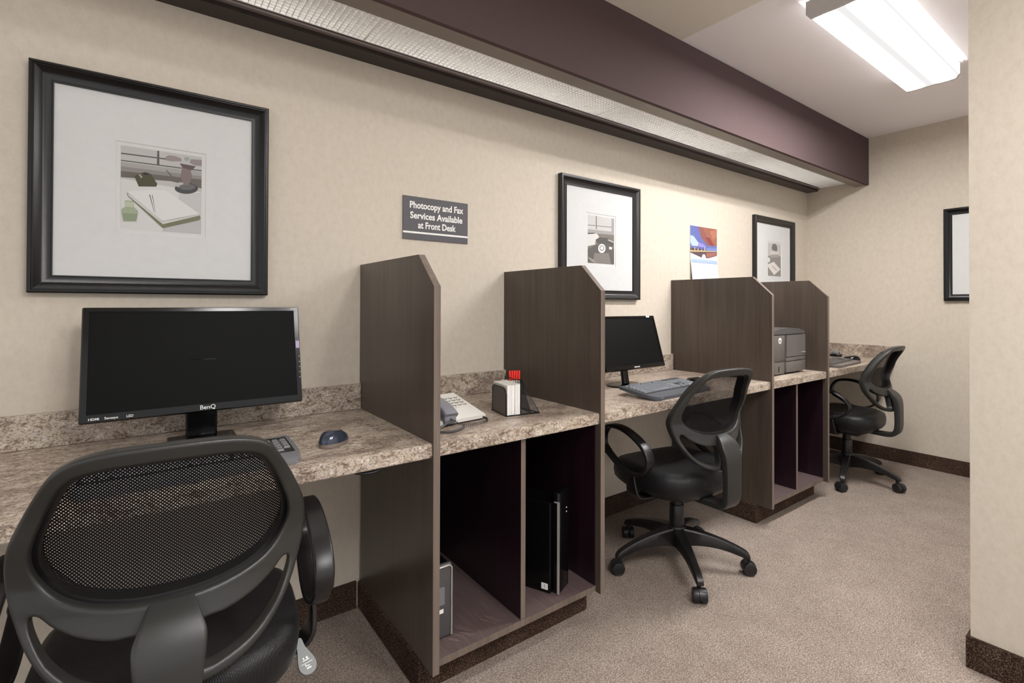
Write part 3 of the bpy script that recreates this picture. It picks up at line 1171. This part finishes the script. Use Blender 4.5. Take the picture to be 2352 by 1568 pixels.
    tube(bm, [(0.06, -0.02, 0.335), (0.17, -0.026, 0.352), (0.226, -0.030, 0.366)], 0.005)
    obj('lever_rod', bm, MT['plastic_d'], lv, 50)
    for o in up:
        o.location.z = lift
    # column
    bm = bmesh.new()
    lathe(bm, [(0, 0.245), (0.024, 0.245), (0.024, 0.318 + lift), (0, 0.318 + lift)], 24)
    lathe(bm, [(0.026, 0.13), (0.032, 0.14), (0.0315, 0.262), (0.029, 0.266), (0.0245, 0.266)], 24)
    obj('gas_column', bm, MT['plastic_d'], t, 40)
    bm = bmesh.new()
    lathe(bm, [(0, 0.085), (0.036, 0.085), (0.043, 0.10), (0.043, 0.150), (0.036, 0.172), (0.0, 0.172)], 28)
    obj('base_hub', bm, MT['plastic_d'], t, 40)
    for k in range(5):
        ang = math.radians(base_a + 72 * k) - rz
        bm = bmesh.new()
        st = [(0.030, 0.050, 0.166, 0.088), (0.09, 0.044, 0.158, 0.098), (0.16, 0.038, 0.143, 0.098), (0.22, 0.034, 0.125, 0.088), (0.27, 0.032, 0.105, 0.074), (0.293, 0.030, 0.092, 0.068), (0.303, 0.026, 0.080, 0.066)]
        st = catmull(st, 3, False)
        rings = []
        for r, w, zt, zb in st:
            q = [(-w * .40, zt), (w * .40, zt), (w * .5, zt - 0.006), (w * .5, zb + 0.003), (w * .44, zb), (-w * .44, zb), (-w * .5, zb + 0.003), (-w * .5, zt - 0.006)]
            rings.append([bm.verts.new((r, a, b)) for a, b in q])
        for a, b in zip(rings, rings[1:]):
            for i in range(8):
                bm.faces.new((a[i], a[(i + 1) % 8], b[(i + 1) % 8], b[i]))
        bm.faces.new(rings[0][::-1])
        bm.faces.new(rings[-1])
        leg = obj('base_leg', bm, MT['plastic_d'], t, 35)
        leg.rotation_euler = (0, 0, ang)
        bm = bmesh.new()
        # twin wheel caster: swivels about the stem at r = 0.285
        for s in (-1, 1):
            lathe(bm, [(0, -0.013), (0.024, -0.013), (0.0275, -0.011), (0.0275, 0.006), (0.0262, 0.0095), (0.0225, 0.0105), (0.0215, 0.0095), (0.0, 0.0125)], 24,
                  Matrix.Translation((0.012, s * 0.0165, 0.0275)) @ Matrix.Rotation(-s * PI / 2, 4, 'X'))
        hood = []
        for i in range(9):
            a = math.radians(-10 + 150 * i / 8)
            hood.append((0.012 + 0.031 * math.cos(a), 0.0275 + 0.031 * math.sin(a)))
        prism(bm, hood, 'y', -0.0045, 0.0045)
        lathe(bm, [(0, 0.03), (0.009, 0.03), (0.009, 0.080), (0, 0.080)], 12)
        rr_ = math.radians((37 * k * 3 + base_a) % 90 - 60)
        xf(bm, Matrix.Translation((0.285, 0, 0)) @ Matrix.Rotation(rr_, 4, 'Z'))
        obj('caster', bm, MT['sblack'], leg, 35)
    return t


make_chair('black mesh-back office chair in the foreground, back to the camera, at the wide monitor', (-0.604, -0.665, 0), math.radians(-3.9), 20, 0.036)
make_chair('black mesh-back swivel chair at the middle desk, between the second and third dividers', (1.256, -0.536, 0), math.radians(-7), -127)
make_chair('black mesh-back swivel chair farthest back, at the last desk by the end wall', (3.098, -0.547, 0), math.radians(1.2), -164)


# ---------------------------------------------------------------- monitors
def monitor(w, h, label, loc, rz, tilt, zc, bez, base='rect', logo=None, extra=None, neck_dy=0.06):
    """origin on the desk under the screen; zc: height of the screen centre above the desk"""
    t = thing('computer_monitor', label, 'monitor', loc, rz)
    T = Matrix.Translation((0, 0, zc)) @ Matrix.Rotation(tilt, 4, 'X')
    bl, bt, bb = bez
    bm = B((-w / 2, -0.0, -h / 2), (w / 2, 0.022, h / 2), 0.004, 2)
    box(bm, (-w * 0.36, 0.02, -h * 0.34), (w * 0.36, 0.048, h * 0.34), 0.010)
    xf(bm, T)
    obj('housing', bm, MT['gblack'], t, 35)
    bm = bmesh.new()
    o = [(-w / 2 + 0.002, -h / 2 + 0.002), (w / 2 - 0.002, -h / 2 + 0.002), (w / 2 - 0.002, h / 2 - 0.002), (-w / 2 + 0.002, h / 2 - 0.002)]
    i = [(-w / 2 + bl, -h / 2 + bb), (w / 2 - bl, -h / 2 + bb), (w / 2 - bl, h / 2 - bt), (-w / 2 + bl, h / 2 - bt)]
    ro = [bm.verts.new((a, -0.0005, b)) for a, b in o]
    r1 = [bm.verts.new((a, -0.003, b)) for a, b in [(q[0] * 0.995, q[1] * 0.993) for q in o]]
    r2 = [bm.verts.new((a, -0.003, b)) for a, b in i]
    r3 = [bm.verts.new((a, -0.0008, b)) for a, b in i]
    for u, v in ((ro, r1), (r1, r2), (r2, r3)):
        for k in range(4):
            bm.faces.new((u[k], u[(k + 1) % 4], v[(k + 1) % 4], v[k]))
    xf(bm, T)
    obj('bezel', bm, MT['gblack'], t, 30)
    bm = B((i[0][0] - 0.001, -0.0009, i[0][1] - 0.001), (i[2][0] + 0.001, 0.001, i[2][1] + 0.001))
    xf(bm, T)
    obj('screen', bm, MT['screen'], t)
    for (txt, sz, x, z, al, mt) in (logo or []):
        bm = text_bm(txt, sz, 0.0001, 0.0001, 1.0, al)
        xf(bm, T @ on_wall(x, -0.0033, z))
        obj('logo', bm, MT[mt], t)
    for lo, hi, mt, nm in (extra or []):
        bm = B(lo, hi)
        xf(bm, T)
        obj(nm, bm, MT[mt], t)
    # neck and base
    if base == 'rect':
        bm = bmesh.new()
        sweep(bm, [(0, neck_dy, 0.010), (0, neck_dy, 0.09), (0, neck_dy - 0.003, zc)], rrect(0.080, 0.026, 0.006), (1, 0, 0))
        obj('stand_neck', bm, MT['gblack'], t, 40)
        bm = B((-0.085, neck_dy - 0.185, 0), (0.085, neck_dy + 0.012, 0.010), 0.004, 2)
        obj('stand_base', bm, MT['gblack'], t, 40)
    else:
        bm = bmesh.new()
        sweep(bm, [(0.0, neck_dy - 0.01, 0.010), (0.003, neck_dy + 0.002, 0.06), (0.01, neck_dy + 0.015, zc)], rrect(0.040, 0.020, 0.006), (1, 0, 0))
        obj('stand_neck', bm, MT['gblack'], t, 40)
        bm = bmesh.new()
        lathe(bm, [(0, 0.011), (0.085, 0.010), (0.098, 0.006), (0.100, 0.0), (0, 0)], 40, Matrix.Translation((0, neck_dy, 0)) @ Matrix.Diagonal((1.0, 0.72, 1, 1)))
        obj('stand_base', bm, MT['gblack'], t, 40)
    return t


h1 = math.hypot(1.150 - 0.8445, 0.07)
monitor(0.549, h1, 'wide black monitor on the left desk, in front of the foreground chair', (-0.5255, -0.155, ZCT), 0, -math.atan2(0.07, 0.3055), (1.150 + 0.8445) / 2 - ZCT,
        (0.0155, 0.013, 0.022), 'rect',
        [('BenQ', 0.017, 0.012, -h1 / 2 + 0.012, 'CENTER', 'wmark'), ('HDMI', 0.009, -0.255, -h1 / 2 + 0.010, 'LEFT', 'wmark'),
         ('Senseye', 0.009, -0.222, -h1 / 2 + 0.010, 'LEFT', 'wmark'), ('LED', 0.009, -0.176, -h1 / 2 + 0.010, 'LEFT', 'wmark'), ('GL2450', 0.005, 0.256, h1 / 2 - 0.007, 'CENTER', 'wmark')],
        [((0.2605, -0.0036, 0.018), (0.2715, -0.003, 0.042), 'lilac', 'sticker')] +
        [((0.268, -0.0036, z - 0.001), (0.2705, -0.003, z + 0.001), 'wmark', 'button_mark') for z in (-0.01, -0.027, -0.044, -0.061, -0.078)], neck_dy=0.014)
h2 = math.hypot(1.105 - 0.850, 0.075)
monitor(0.430, h2, 'small black monitor tilted back on the middle desk, half behind a divider', (1.237, -0.2875, ZCT), 0, -math.atan2(0.075, 0.255), (1.105 + 0.850) / 2 - ZCT,
        (0.0125, 0.014, 0.021), 'oval',
        [('SAMSUNG', 0.009, 0.0, -h2 / 2 + 0.010, 'CENTER', 'wmark')], [((0.150, -0.0036, h2 / 2 - 0.011), (0.175, -0.003, h2 / 2 - 0.003), 'wmark', 'sticker')], 0.045)


# ---------------------------------------------------------------- keyboards
def keyboard(label, loc, rz, w=0.44, d=0.165, tilt=5.0, body='kgrey', keym='key', rest=True, group=None):
    t = thing('keyboard', label, 'keyboard', loc, rz, group)
    T = Matrix.Rotation(math.radians(tilt), 4, 'X')
    z0 = 0.006
    out = catmull([(-w / 2, -0.01), (-w / 2 + 0.012, -d / 2), (-w / 2 + 0.07, -d / 2 - 0.006), (0, -d / 2 - 0.008), (w / 2 - 0.07, -d / 2 - 0.006), (w / 2 - 0.012, -d / 2),
                   (w / 2, -0.01), (w / 2 - 0.004, d / 2 - 0.01), (w / 2 - 0.02, d / 2), (0, d / 2 + 0.002), (-w / 2 + 0.02, d / 2), (-w / 2 + 0.004, d / 2 - 0.01)], 4)
    bm = bmesh.new()
    prism(bm, out, 'z', 0, 0.014)
    es = [e for e in bm.edges if all(abs(v.co.z - 0.014) < 1e-6 for v in e.verts)]
    bmesh.ops.bevel(bm, geom=es, offset=0.004, segments=2, affect='EDGES')
    TT = Matrix.Translation((0, 0, 0.0005 + (d / 2 + 0.008) * math.sin(math.radians(tilt)))) @ T
    xf(bm, TT)
    obj('case', bm, MT[body], t, 35)
    bm = B((-w / 2 + 0.011, d / 2 - 0.135, 0.0135), (w / 2 - 0.011, d / 2 - 0.010, 0.0146))
    xf(bm, TT)
    obj('key_bed', bm, MT['sblack'], t)
    key_d = {}

    def kmesh(kw, kd):
        k = (round(kw, 4), round(kd, 4))
        if k not in key_d:
            bm = bmesh.new()
            a = [bm.verts.new((x * kw / 2, y * kd / 2, 0)) for x, y in ((-1, -1), (1, -1), (1, 1), (-1, 1))]
            b = [bm.verts.new((x * (kw / 2 - 0.002), y * (kd / 2 - 0.002), 0.005)) for x, y in ((-1, -1), (1, -1), (1, 1), (-1, 1))]
            bm.faces.new(b)
            for i in range(4):
                bm.faces.new((a[i], a[(i + 1) % 4], b[(i + 1) % 4], b[i]))
            me = bpy.data.meshes.new('key')
            bm.to_mesh(me)
            bm.free()
            me.materials.append(MT[keym])
            key_d[k] = me
        return key_d[k]

    def key(x, y, kw, kd):
        o = bpy.data.objects.new('key', kmesh(kw, kd))
        COL.objects.link(o)
        o.parent = t
        o.matrix_local = TT @ Matrix.Translation((x, y, 0.0146))
    u = (w - 0.03) / 22.5
    top = d / 2 - 0.017
    ox = -w / 2 + 0.015
    yr = [top - 0.001, top - 0.024] + [top - 0.024 - q * u for q in (1, 2, 3, 4)]
    # function row
    x = ox
    for i, gap in enumerate([1, 0.6, 0, 0, 0, 0.5, 0, 0, 0, 0.5, 0, 0, 0]):
        if i:
            x += u + (gap if i != 1 else 0.8) * u * 0.9
        key(x + u / 2, yr[0], u * 0.92, u * 0.65)
    rows = [[1] * 13 + [2], [1.5] + [1] * 12 + [1.5], [1.75] + [1] * 11 + [2.25], [2.25] + [1] * 10 + [2.75], [1.5, 1.25, 1.25, 6.5, 1.25, 1.25, 2]]
    for r, row in enumerate(rows):
        x = ox
        for kw in row:
            key(x + kw * u / 2, yr[r + 1], kw * u - u * 0.1, u * 0.9)
            x += kw * u
    xn = ox + 15.25 * u
    for r, cols in ((0, 3), (1, 3), (4, 3)):
        for c in range(cols):
            key(xn + (c + 0.5) * u, yr[r + 1], u * 0.9, u * 0.9)
    key(xn + 1.5 * u, yr[4], u * 0.9, u * 0.9)
    xn = ox + 18.5 * u
    for r in range(4):
        for c in range(4):
            key(xn + (c + 0.5) * u, yr[r + 1], u * 0.9, u * 0.9)
    key(xn + 1.0 * u, yr[5], u * 1.9, u * 0.9)
    key(xn + 2.5 * u, yr[5], u * 0.9, u * 0.9)
    return t


keyboard('silver-grey keyboard on the left desk, seen past the foreground chair', (-0.560, -0.478, ZCT), 0.0, 0.45, 0.185, 4, 'kgrey', 'kgrey')
keyboard('slate-grey keyboard on the middle desk, below the small monitor', (1.243, -0.492, ZCT), math.radians(3), 0.445, 0.190, 7, 'kdark', 'key')
keyboard('grey keyboard on the last desk by the end wall', (3.08, -0.49, ZCT), math.radians(4), 0.44, 0.17, 4, 'printer', 'dgrey')


# ---------------------------------------------------------------- mice
def mouse(label, loc, rz, L=0.112, Wd=0.066, Hh=0.040, top='mouse', side='taupe'):
    t = thing('computer_mouse', label, 'mouse', loc, rz)
    def shell(zs0, zs1, k):
        bm = bmesh.new()
        N, Mr = 28, 9
        rings = []
        for j in range(Mr + 1):
            f = j / Mr
            ph = zs0 + (zs1 - zs0) * f
            r = []
            for i in range(N):
                a = 2 * PI * i / N
                ca, sa = math.cos(a), math.sin(a)
                cr = math.cos(ph * PI / 2)
                hz = math.sin(ph * PI / 2)
                x = Wd / 2 * k * cr ** 0.55 * ca * (1 - 0.10 * sa)
                y = L / 2 * k * cr ** 0.55 * sa
                z = Hh * hz * (1 - 0.28 * (y / (L / 2))) * (1.0 - 0.12 * (y / (L / 2)) ** 2)
                r.append(bm.verts.new((x, y, z + 0.001)))
            rings.append(r)
        for a, b in zip(rings, rings[1:]):
            for i in range(N):
                bm.faces.new((a[i], a[(i + 1) % N], b[(i + 1) % N], b[i]))
        bm.faces.new(rings[0][::-1])
        bm.faces.new(rings[-1])
        return bm
    obj('mouse_body', shell(0.0, 0.97, 0.985), MT[side], t, 60)
    obj('mouse_shell', shell(0.16, 0.98, 1.01), MT[top], t, 60)
    bm = bmesh.new()
    lathe(bm, [(0, -0.003), (0.008, -0.003), (0.008, 0.003), (0, 0.003)], 16, Matrix.Translation((0, L * 0.26, Hh * 0.66)) @ Matrix.Rotation(PI / 2, 4, 'Y'))
    obj('scroll_wheel', bm, MT['sblack'], t, 40)
    return t


mouse('blue-grey glossy mouse on the left desk, beside the first divider', (-0.226, -0.452, ZCT), math.radians(-50), 0.110)
mouse('black mouse beside the slate-grey keyboard on the middle desk, behind the chair back', (1.545, -0.43, ZCT), math.radians(10), 0.105, 0.062, 0.036, 'gblack', 'sblack')
mouse('black glossy mouse at the end of the last keyboard', (3.385, -0.47, ZCT), math.radians(25), 0.12, 0.066, 0.036, 'gblack', 'sblack')

# ---------------------------------------------------------------- desk telephone
t = thing('desk_telephone', 'cream desk telephone with grey handset beside the first divider', 'telephone', (0.180, -0.352, ZCT), math.radians(5))
bm = bmesh.new()
prism(bm, [(-0.105, 0.006), (-0.108, 0.018), (0.092, 0.066), (0.105, 0.058), (0.105, 0.004)], 'x', -0.088, 0.100)
bevel_all(bm, 0.005, 2)
obj('phone_base', bm, MT['cream'], t, 35)
obj('phone_foot', B((-0.080, -0.098, 0.0), (0.092, 0.100, 0.008)), MT['sblack'], t)
sl = math.atan2(0.048, 0.200)
PT = Matrix.Translation((0.010, -0.108, 0.0184)) @ Matrix.Rotation(sl, 4, 'X')
for r in range(5):
    for c in range(4):
        if r == 4 and c > 1:
            continue
        bm = bmesh.new()
        prism(bm, ell(0, 0, 0.0068, 0.0048, 14), 'z', 0, 0.003)
        xf(bm, PT @ Matrix.Translation((0.004 + c * 0.0215, 0.165 - r * 0.0205 if r < 4 else 0.165 - 4 * 0.0205, 0.0)))
        k = obj('dial_button', bm, MT['cream'], t)
for r in range(4):
    for c in range(4):
        bm = bmesh.new()
        prism(bm, ell(0, 0, 0.0080, 0.0060, 14), 'z', 0, 0.0008)
        xf(bm, PT @ Matrix.Translation((0.004 + c * 0.0215 + 0.0008, 0.1635 - r * 0.0205, 0.0)))
        obj('button_ring', bm, MT['dgrey'], t)
# handset in cradle at the left
bm = bmesh.new()
hs = catmull([(-0.052, -0.120, 0.036), (-0.052, -0.095, 0.052), (-0.052, -0.03, 0.070), (-0.052, 0.04, 0.086), (-0.052, 0.09, 0.096), (-0.052, 0.115, 0.090)], 5, False)
n = len(hs)
sweep(bm, hs, rrect(0.052, 0.022, 0.008), (1, 0, 0), False, [(0.9 + 0.12 * abs(i / n - 0.5) * 2, 1) for i in range(n)])
for y, z in ((-0.094, 0.030), (0.088, 0.074)):
    box(bm, (-0.076, y - 0.026, z - 0.022), (-0.028, y + 0.026, z + 0.014), 0.009)
obj('handset', bm, MT['handset'], t, 40)
bm = bmesh.new()
cpts = [(-0.055, -0.12, 0.026), (-0.03, -0.150, 0.010), (0.02, -0.158, 0.006), (0.075, -0.146, 0.006), (0.092, -0.12, 0.007), (0.088, -0.10, 0.010)]
base = catmull(cpts, 40, False)
hel = []
for i, p in enumerate(base):
    a = i * 1.25
    hel.append((p[0] + 0.0015 * math.cos(a), p[1] + 0.0038 * math.cos(a), p[2] + 0.0038 * math.sin(a)))
tube(bm, hel, 0.0013, n=5)
obj('coiled_cord', bm, MT['dgrey'], t, 60)
bm = bmesh.new()
lp = catmull([(-0.055, -0.12, 0.020), (-0.10, -0.13, 0.006), (-0.125, -0.16, 0.005), (-0.09, -0.185, 0.005), (-0.04, -0.17, 0.005), (-0.02, -0.145, 0.006)], 8, False)
tube(bm, lp, 0.004, n=6)
obj('cord_loop', bm, MT['dgrey'], t, 60)

# ---------------------------------------------------------------- card holder, paper cards, pens, pen tray
ang = math.radians(-9.8)
t = thing('mesh_card_holder', 'black wire mesh desk organiser on the short worktop beside the second divider', 'desk organiser', (0.372, -0.463, ZCT), ang)
# local: +y runs back along the card block, +x to the right
bm = bmesh.new()
rim = []
for a, b in ((0.0, 0.002), (0.0, 0.078), (0.012, 0.096), (0.030, 0.100), (0.108, 0.100), (0.118, 0.092), (0.120, 0.004)):
    rim.append((-0.004, a + 0.002, b))
tube(bm, rim, 0.0022, True, 8, (1, 0, 0))
obj('wire_rim', bm, MT['wire'], t, 60)
bm = bmesh.new()
prism(bm, [(0.002, 0.003), (0.002, 0.078), (0.014, 0.095), (0.030, 0.099), (0.108, 0.099), (0.119, 0.091), (0.120, 0.003)], 'x', -0.0046, -0.0038)
obj('mesh_plate', bm, MT['printer'], t)
bm = bmesh.new()
prism(bm, [(0.010, 0.002), (0.130, 0.002), (0.130, 0.110), (0.085, 0.110)], 'x', 0.100, 0.1008)
obj('mesh_panel', bm, MT['wmesh'], t)
bm = bmesh.new()
for q in ([(0.1, 0.010, 0.003), (0.1, 0.130, 0.003), (0.1, 0.130, 0.112), (0.1, 0.085, 0.112)],
          [(0.052, 0.130, 0.004), (0.1, 0.130, 0.004), (0.1, 0.130, 0.112), (0.052, 0.130, 0.125)],
          [(0.052, 0.055, 0.122), (0.1, 0.085, 0.112), (0.1, 0.130, 0.112), (0.052, 0.130, 0.125)],
          [(-0.004, 0.0, 0.002), (0.132, 0.0, 0.002), (0.132, 0.010, 0.002), (0.1, 0.13, 0.002), (-0.004, 0.13, 0.002)],
          [(0.1, 0.085, 0.112), (0.131, 0.004, 0.004), (0.056, 0.004, 0.004)]):
    tube(bm, q, 0.0022, True, 6)
obj('wire_frame', bm, MT['wire'], t, 60)
bm = bmesh.new()
a = [bm.verts.new(p) for p in ((0.100, 0.085, 0.110), (0.131, 0.004, 0.004), (0.056, 0.004, 0.004), (0.056, 0.085, 0.110))]
bm.faces.new(a)
obj('sloping_mesh', bm, MT['wmesh2'], t)
# stacks of white cards: two stacks side by side
for i, (x0, x1, lb) in enumerate(((0.0, 0.030, 'stack of white cards in the wire holder, left and nearer the mesh plate'), (0.031, 0.052, 'thinner stack of white cards in the wire holder, on the right'))):
    c = thing('card_stack', lb, 'cards', (0.372, -0.463, ZCT + 0.0045), ang, 'stacks of white cards')
    bm = bmesh.new()
    kk = 5
    for j in range(kk):
        a0 = x0 + (x1 - x0) * j / kk
        a1 = x0 + (x1 - x0) * (j + 1) / kk - 0.0004
        jj = 0.0008 * ((j * 5) % 3)
        box(bm, (a0, -0.0 + jj, 0), (a1, 0.122 - jj, 0.105 + jj + 0.002 * i))
    obj('card_pack', bm, MT['white'], c)
PX = Matrix.Translation((0.372, -0.463, ZCT)) @ Matrix.Rotation(ang, 4, 'Z')
for i in range(5):
    bm = bmesh.new()
    lathe(bm, [(0, 0), (0.004, 0.0), (0.0045, 0.004), (0.0045, 0.034), (0.0035, 0.037), (0, 0.037)], 12)
    lo = PX @ Vector((0.060 + i * 0.0088, 0.105 - i * 0.002, 0.006))
    p = thing('red_pen', 'red-capped pen in the wire organiser, ' + ['leftmost of five', 'second of five from the left', 'middle of five', 'second of five from the right', 'rightmost of five'][i], 'pen', lo, 0, 'red-capped pens')
    xf(bm, Matrix.Translation((0, 0, 0.105)))
    obj('pen_cap', bm, MT['red'], p, 40)
    bm = bmesh.new()
    lathe(bm, [(0, 0), (0.0015, 0.003), (0.0036, 0.012), (0.0036, 0.106), (0, 0.106)], 10)
    obj('pen_barrel', bm, MT['white'], p, 40)

# ---------------------------------------------------------------- computer towers
t = thing('computer_tower', 'slim black computer tower with silver edge in the right bay of the near cabinet', 'computer', (0.530, -0.566, 0.121), math.radians(24))
obj('case', B((-0.012, 0.030, 0.0), (0.082, 0.30, 0.325), 0.004), MT['gblack'], t)
bm = B((0.0, 0.0, 0.0), (0.084, 0.030, 0.362), 0.006)
obj('front_bezel', bm, MT['gblack'], t, 40)
bm = bmesh.new()
box(bm, (-0.0035, 0.0, 0.002), (0.0005, 0.008, 0.330))
box(bm, (-0.0035, 0.008, 0.326), (0.0005, 0.020, 0.330))
obj('silver_trim', bm, MT['silver'], t)
for z in (0.29, 0.275):
    obj('indicator', B((0.058, -0.001, z), (0.063, 0.0, z + 0.004)), MT['wmark'], t)
st = obj('sticker', B((-0.0130, 0.040, 0.012), (-0.0121, 0.066, 0.034)), MT['wmark'], t)
bm = text_bm('1', 0.018, 0.0001)
xf(bm, Matrix.Translation((-0.0132, 0.053, 0.023)) @ Matrix.Rotation(-PI / 2, 4, 'Z') @ Matrix.Rotation(PI / 2, 4, 'X'))
obj('lettering', bm, MT['dgrey'], st)

t = thing('computer_tower', 'small grey computer case with rounded silver front, left bay of the near cabinet', 'computer', (0.0262, -0.520, 0.121), math.radians(0))
bm = B((0.0, 0.012, 0.0), (0.088, 0.34, 0.225), 0.006)
obj('case', bm, MT['gblack'], t, 40)
bm = B((0.0, -0.006, 0.0), (0.092, 0.012, 0.228), 0.008, 3)
obj('front_bezel', bm, MT['dgrey'], t, 40)
bm = bmesh.new()
fr = [(0.004, -0.0075, 0.006)] + [(0.004 + 0, -0.0075, 0.215), (0.012, -0.0075, 0.223), (0.080, -0.0075, 0.223), (0.088, -0.0075, 0.215), (0.088, -0.0075, 0.006)]
tube(bm, fr, 0.003, False, 8, (0, 1, 0))
obj('silver_trim', bm, MT['silver'], t, 50)
obj('sticker', B((0.040, -0.0072, 0.080), (0.060, -0.006, 0.092)), MT['wmark'], t)
obj('drive_slot', B((0.036, -0.0072, 0.105), (0.064, -0.006, 0.16)), MT['kgrey'], t)

# ---------------------------------------------------------------- printer
t = thing('laser_printer', 'dark grey laser printer between the third and fourth dividers', 'printer', (2.345, -0.525, ZCT))
w = 0.184
obj('body', B((-w, 0.004, 0.012), (w, 0.36, 0.232), 0.008), MT['printer'], t, 40)
bm = bmesh.new()
prism(bm, [(-w - 0.004, 0.232), (w + 0.0, 0.232), (w + 0.004, 0.244), (w * 0.6, 0.262), (0, 0.268), (-w * 0.7, 0.262), (-w - 0.004, 0.248)], 'y', -0.004, 0.35)
bevel_all(bm, 0.004, 2, 25)
obj('top_cover', bm, MT['dgrey'], t, 40)
obj('left_column', B((-w, -0.002, 0.082), (-0.06, 0.006, 0.228), 0.003), MT['printer'], t, 40)
bm = bmesh.new()
prism(bm, [(-0.052, 0.100), (w, 0.100), (w, 0.225), (-0.046, 0.225)], 'y', -0.008, 0.006)
bevel_all(bm, 0.003, 2)
door = obj('front_door', bm, MT['printer'], t, 40)
obj('door_tab', B((w - 0.05, -0.012, 0.117), (w - 0.004, -0.006, 0.122), 0.001), MT['silver'], door)
obj('door_strip', B((-0.054, -0.007, 0.074), (w, 0.006, 0.096), 0.002), MT['printer'], t, 40)
obj('paper_tray', B((-0.056, -0.009, 0.010), (w - 0.002, 0.006, 0.071), 0.003), MT['printer'], t, 40)
obj('tray_side', B((-w, -0.004, 0.006), (-0.066, 0.006, 0.071), 0.003), MT['printer'], t, 40)
obj('paper_gauge', B((-w + 0.045, -0.0055, 0.018), (-w + 0.052, -0.0035, 0.050)), MT['gblack'], t)
bm = bmesh.new()
prism(bm, ell(-0.118, 0.196, 0.017, 0.017, 24), 'y', -0.0035, -0.002)
bd = obj('round_badge', bm, MT['wmark'], t)
bm = text_bm('hp', 0.026, 0.0002, 0.0003, 0.9)
xf(bm, on_wall(-0.118, -0.0038, 0.196) @ Matrix.Identity(4))
obj('badge_lettering', bm, MT['dgrey'], bd)
bm = bmesh.new()
for x in (-0.17, 0.15):
    for y in (0.02, 0.32):
        box(bm, (x, y, 0.0), (x + 0.02, y + 0.02, 0.013))
obj('rubber_feet', bm, MT['sblack'], t)

# ---------------------------------------------------------------- small things on the last desk and under the first
t = thing('cable_hub', 'small black device with pale top in the far corner of the last desk', 'device', (3.66, -0.27, ZCT), 0.3)
obj('device_base', B((-0.05, -0.04, 0.0), (0.05, 0.04, 0.018), 0.005), MT['gblack'], t, 40)
bm = bmesh.new()
tube(bm, catmull([(-0.05, 0, 0.02), (-0.02, 0.02, 0.03), (0.02, -0.02, 0.026), (0.045, 0.0, 0.03), (0.01, 0.03, 0.024)], 6), 0.004, True)
obj('cable_coil', bm, MT['sblack'], t, 60)
obj('pale_top', B((-0.045, -0.02, 0.018), (0.02, 0.02, 0.042), 0.004), MT['kgrey'], t, 40)

bm = bmesh.new()
tube(bm, catmull([(-0.215, -0.60, ZCB - 0.004), (-0.19, -0.602, ZCB - 0.010), (-0.165, -0.603, ZCB - 0.011), (-0.14, -0.603, ZCB - 0.004)], 6, False), 0.004)
tag(obj('desk_cable', bm, MT['wire'], None, 60), 'short black cable loop under the front edge of the left worktop', 'cable')
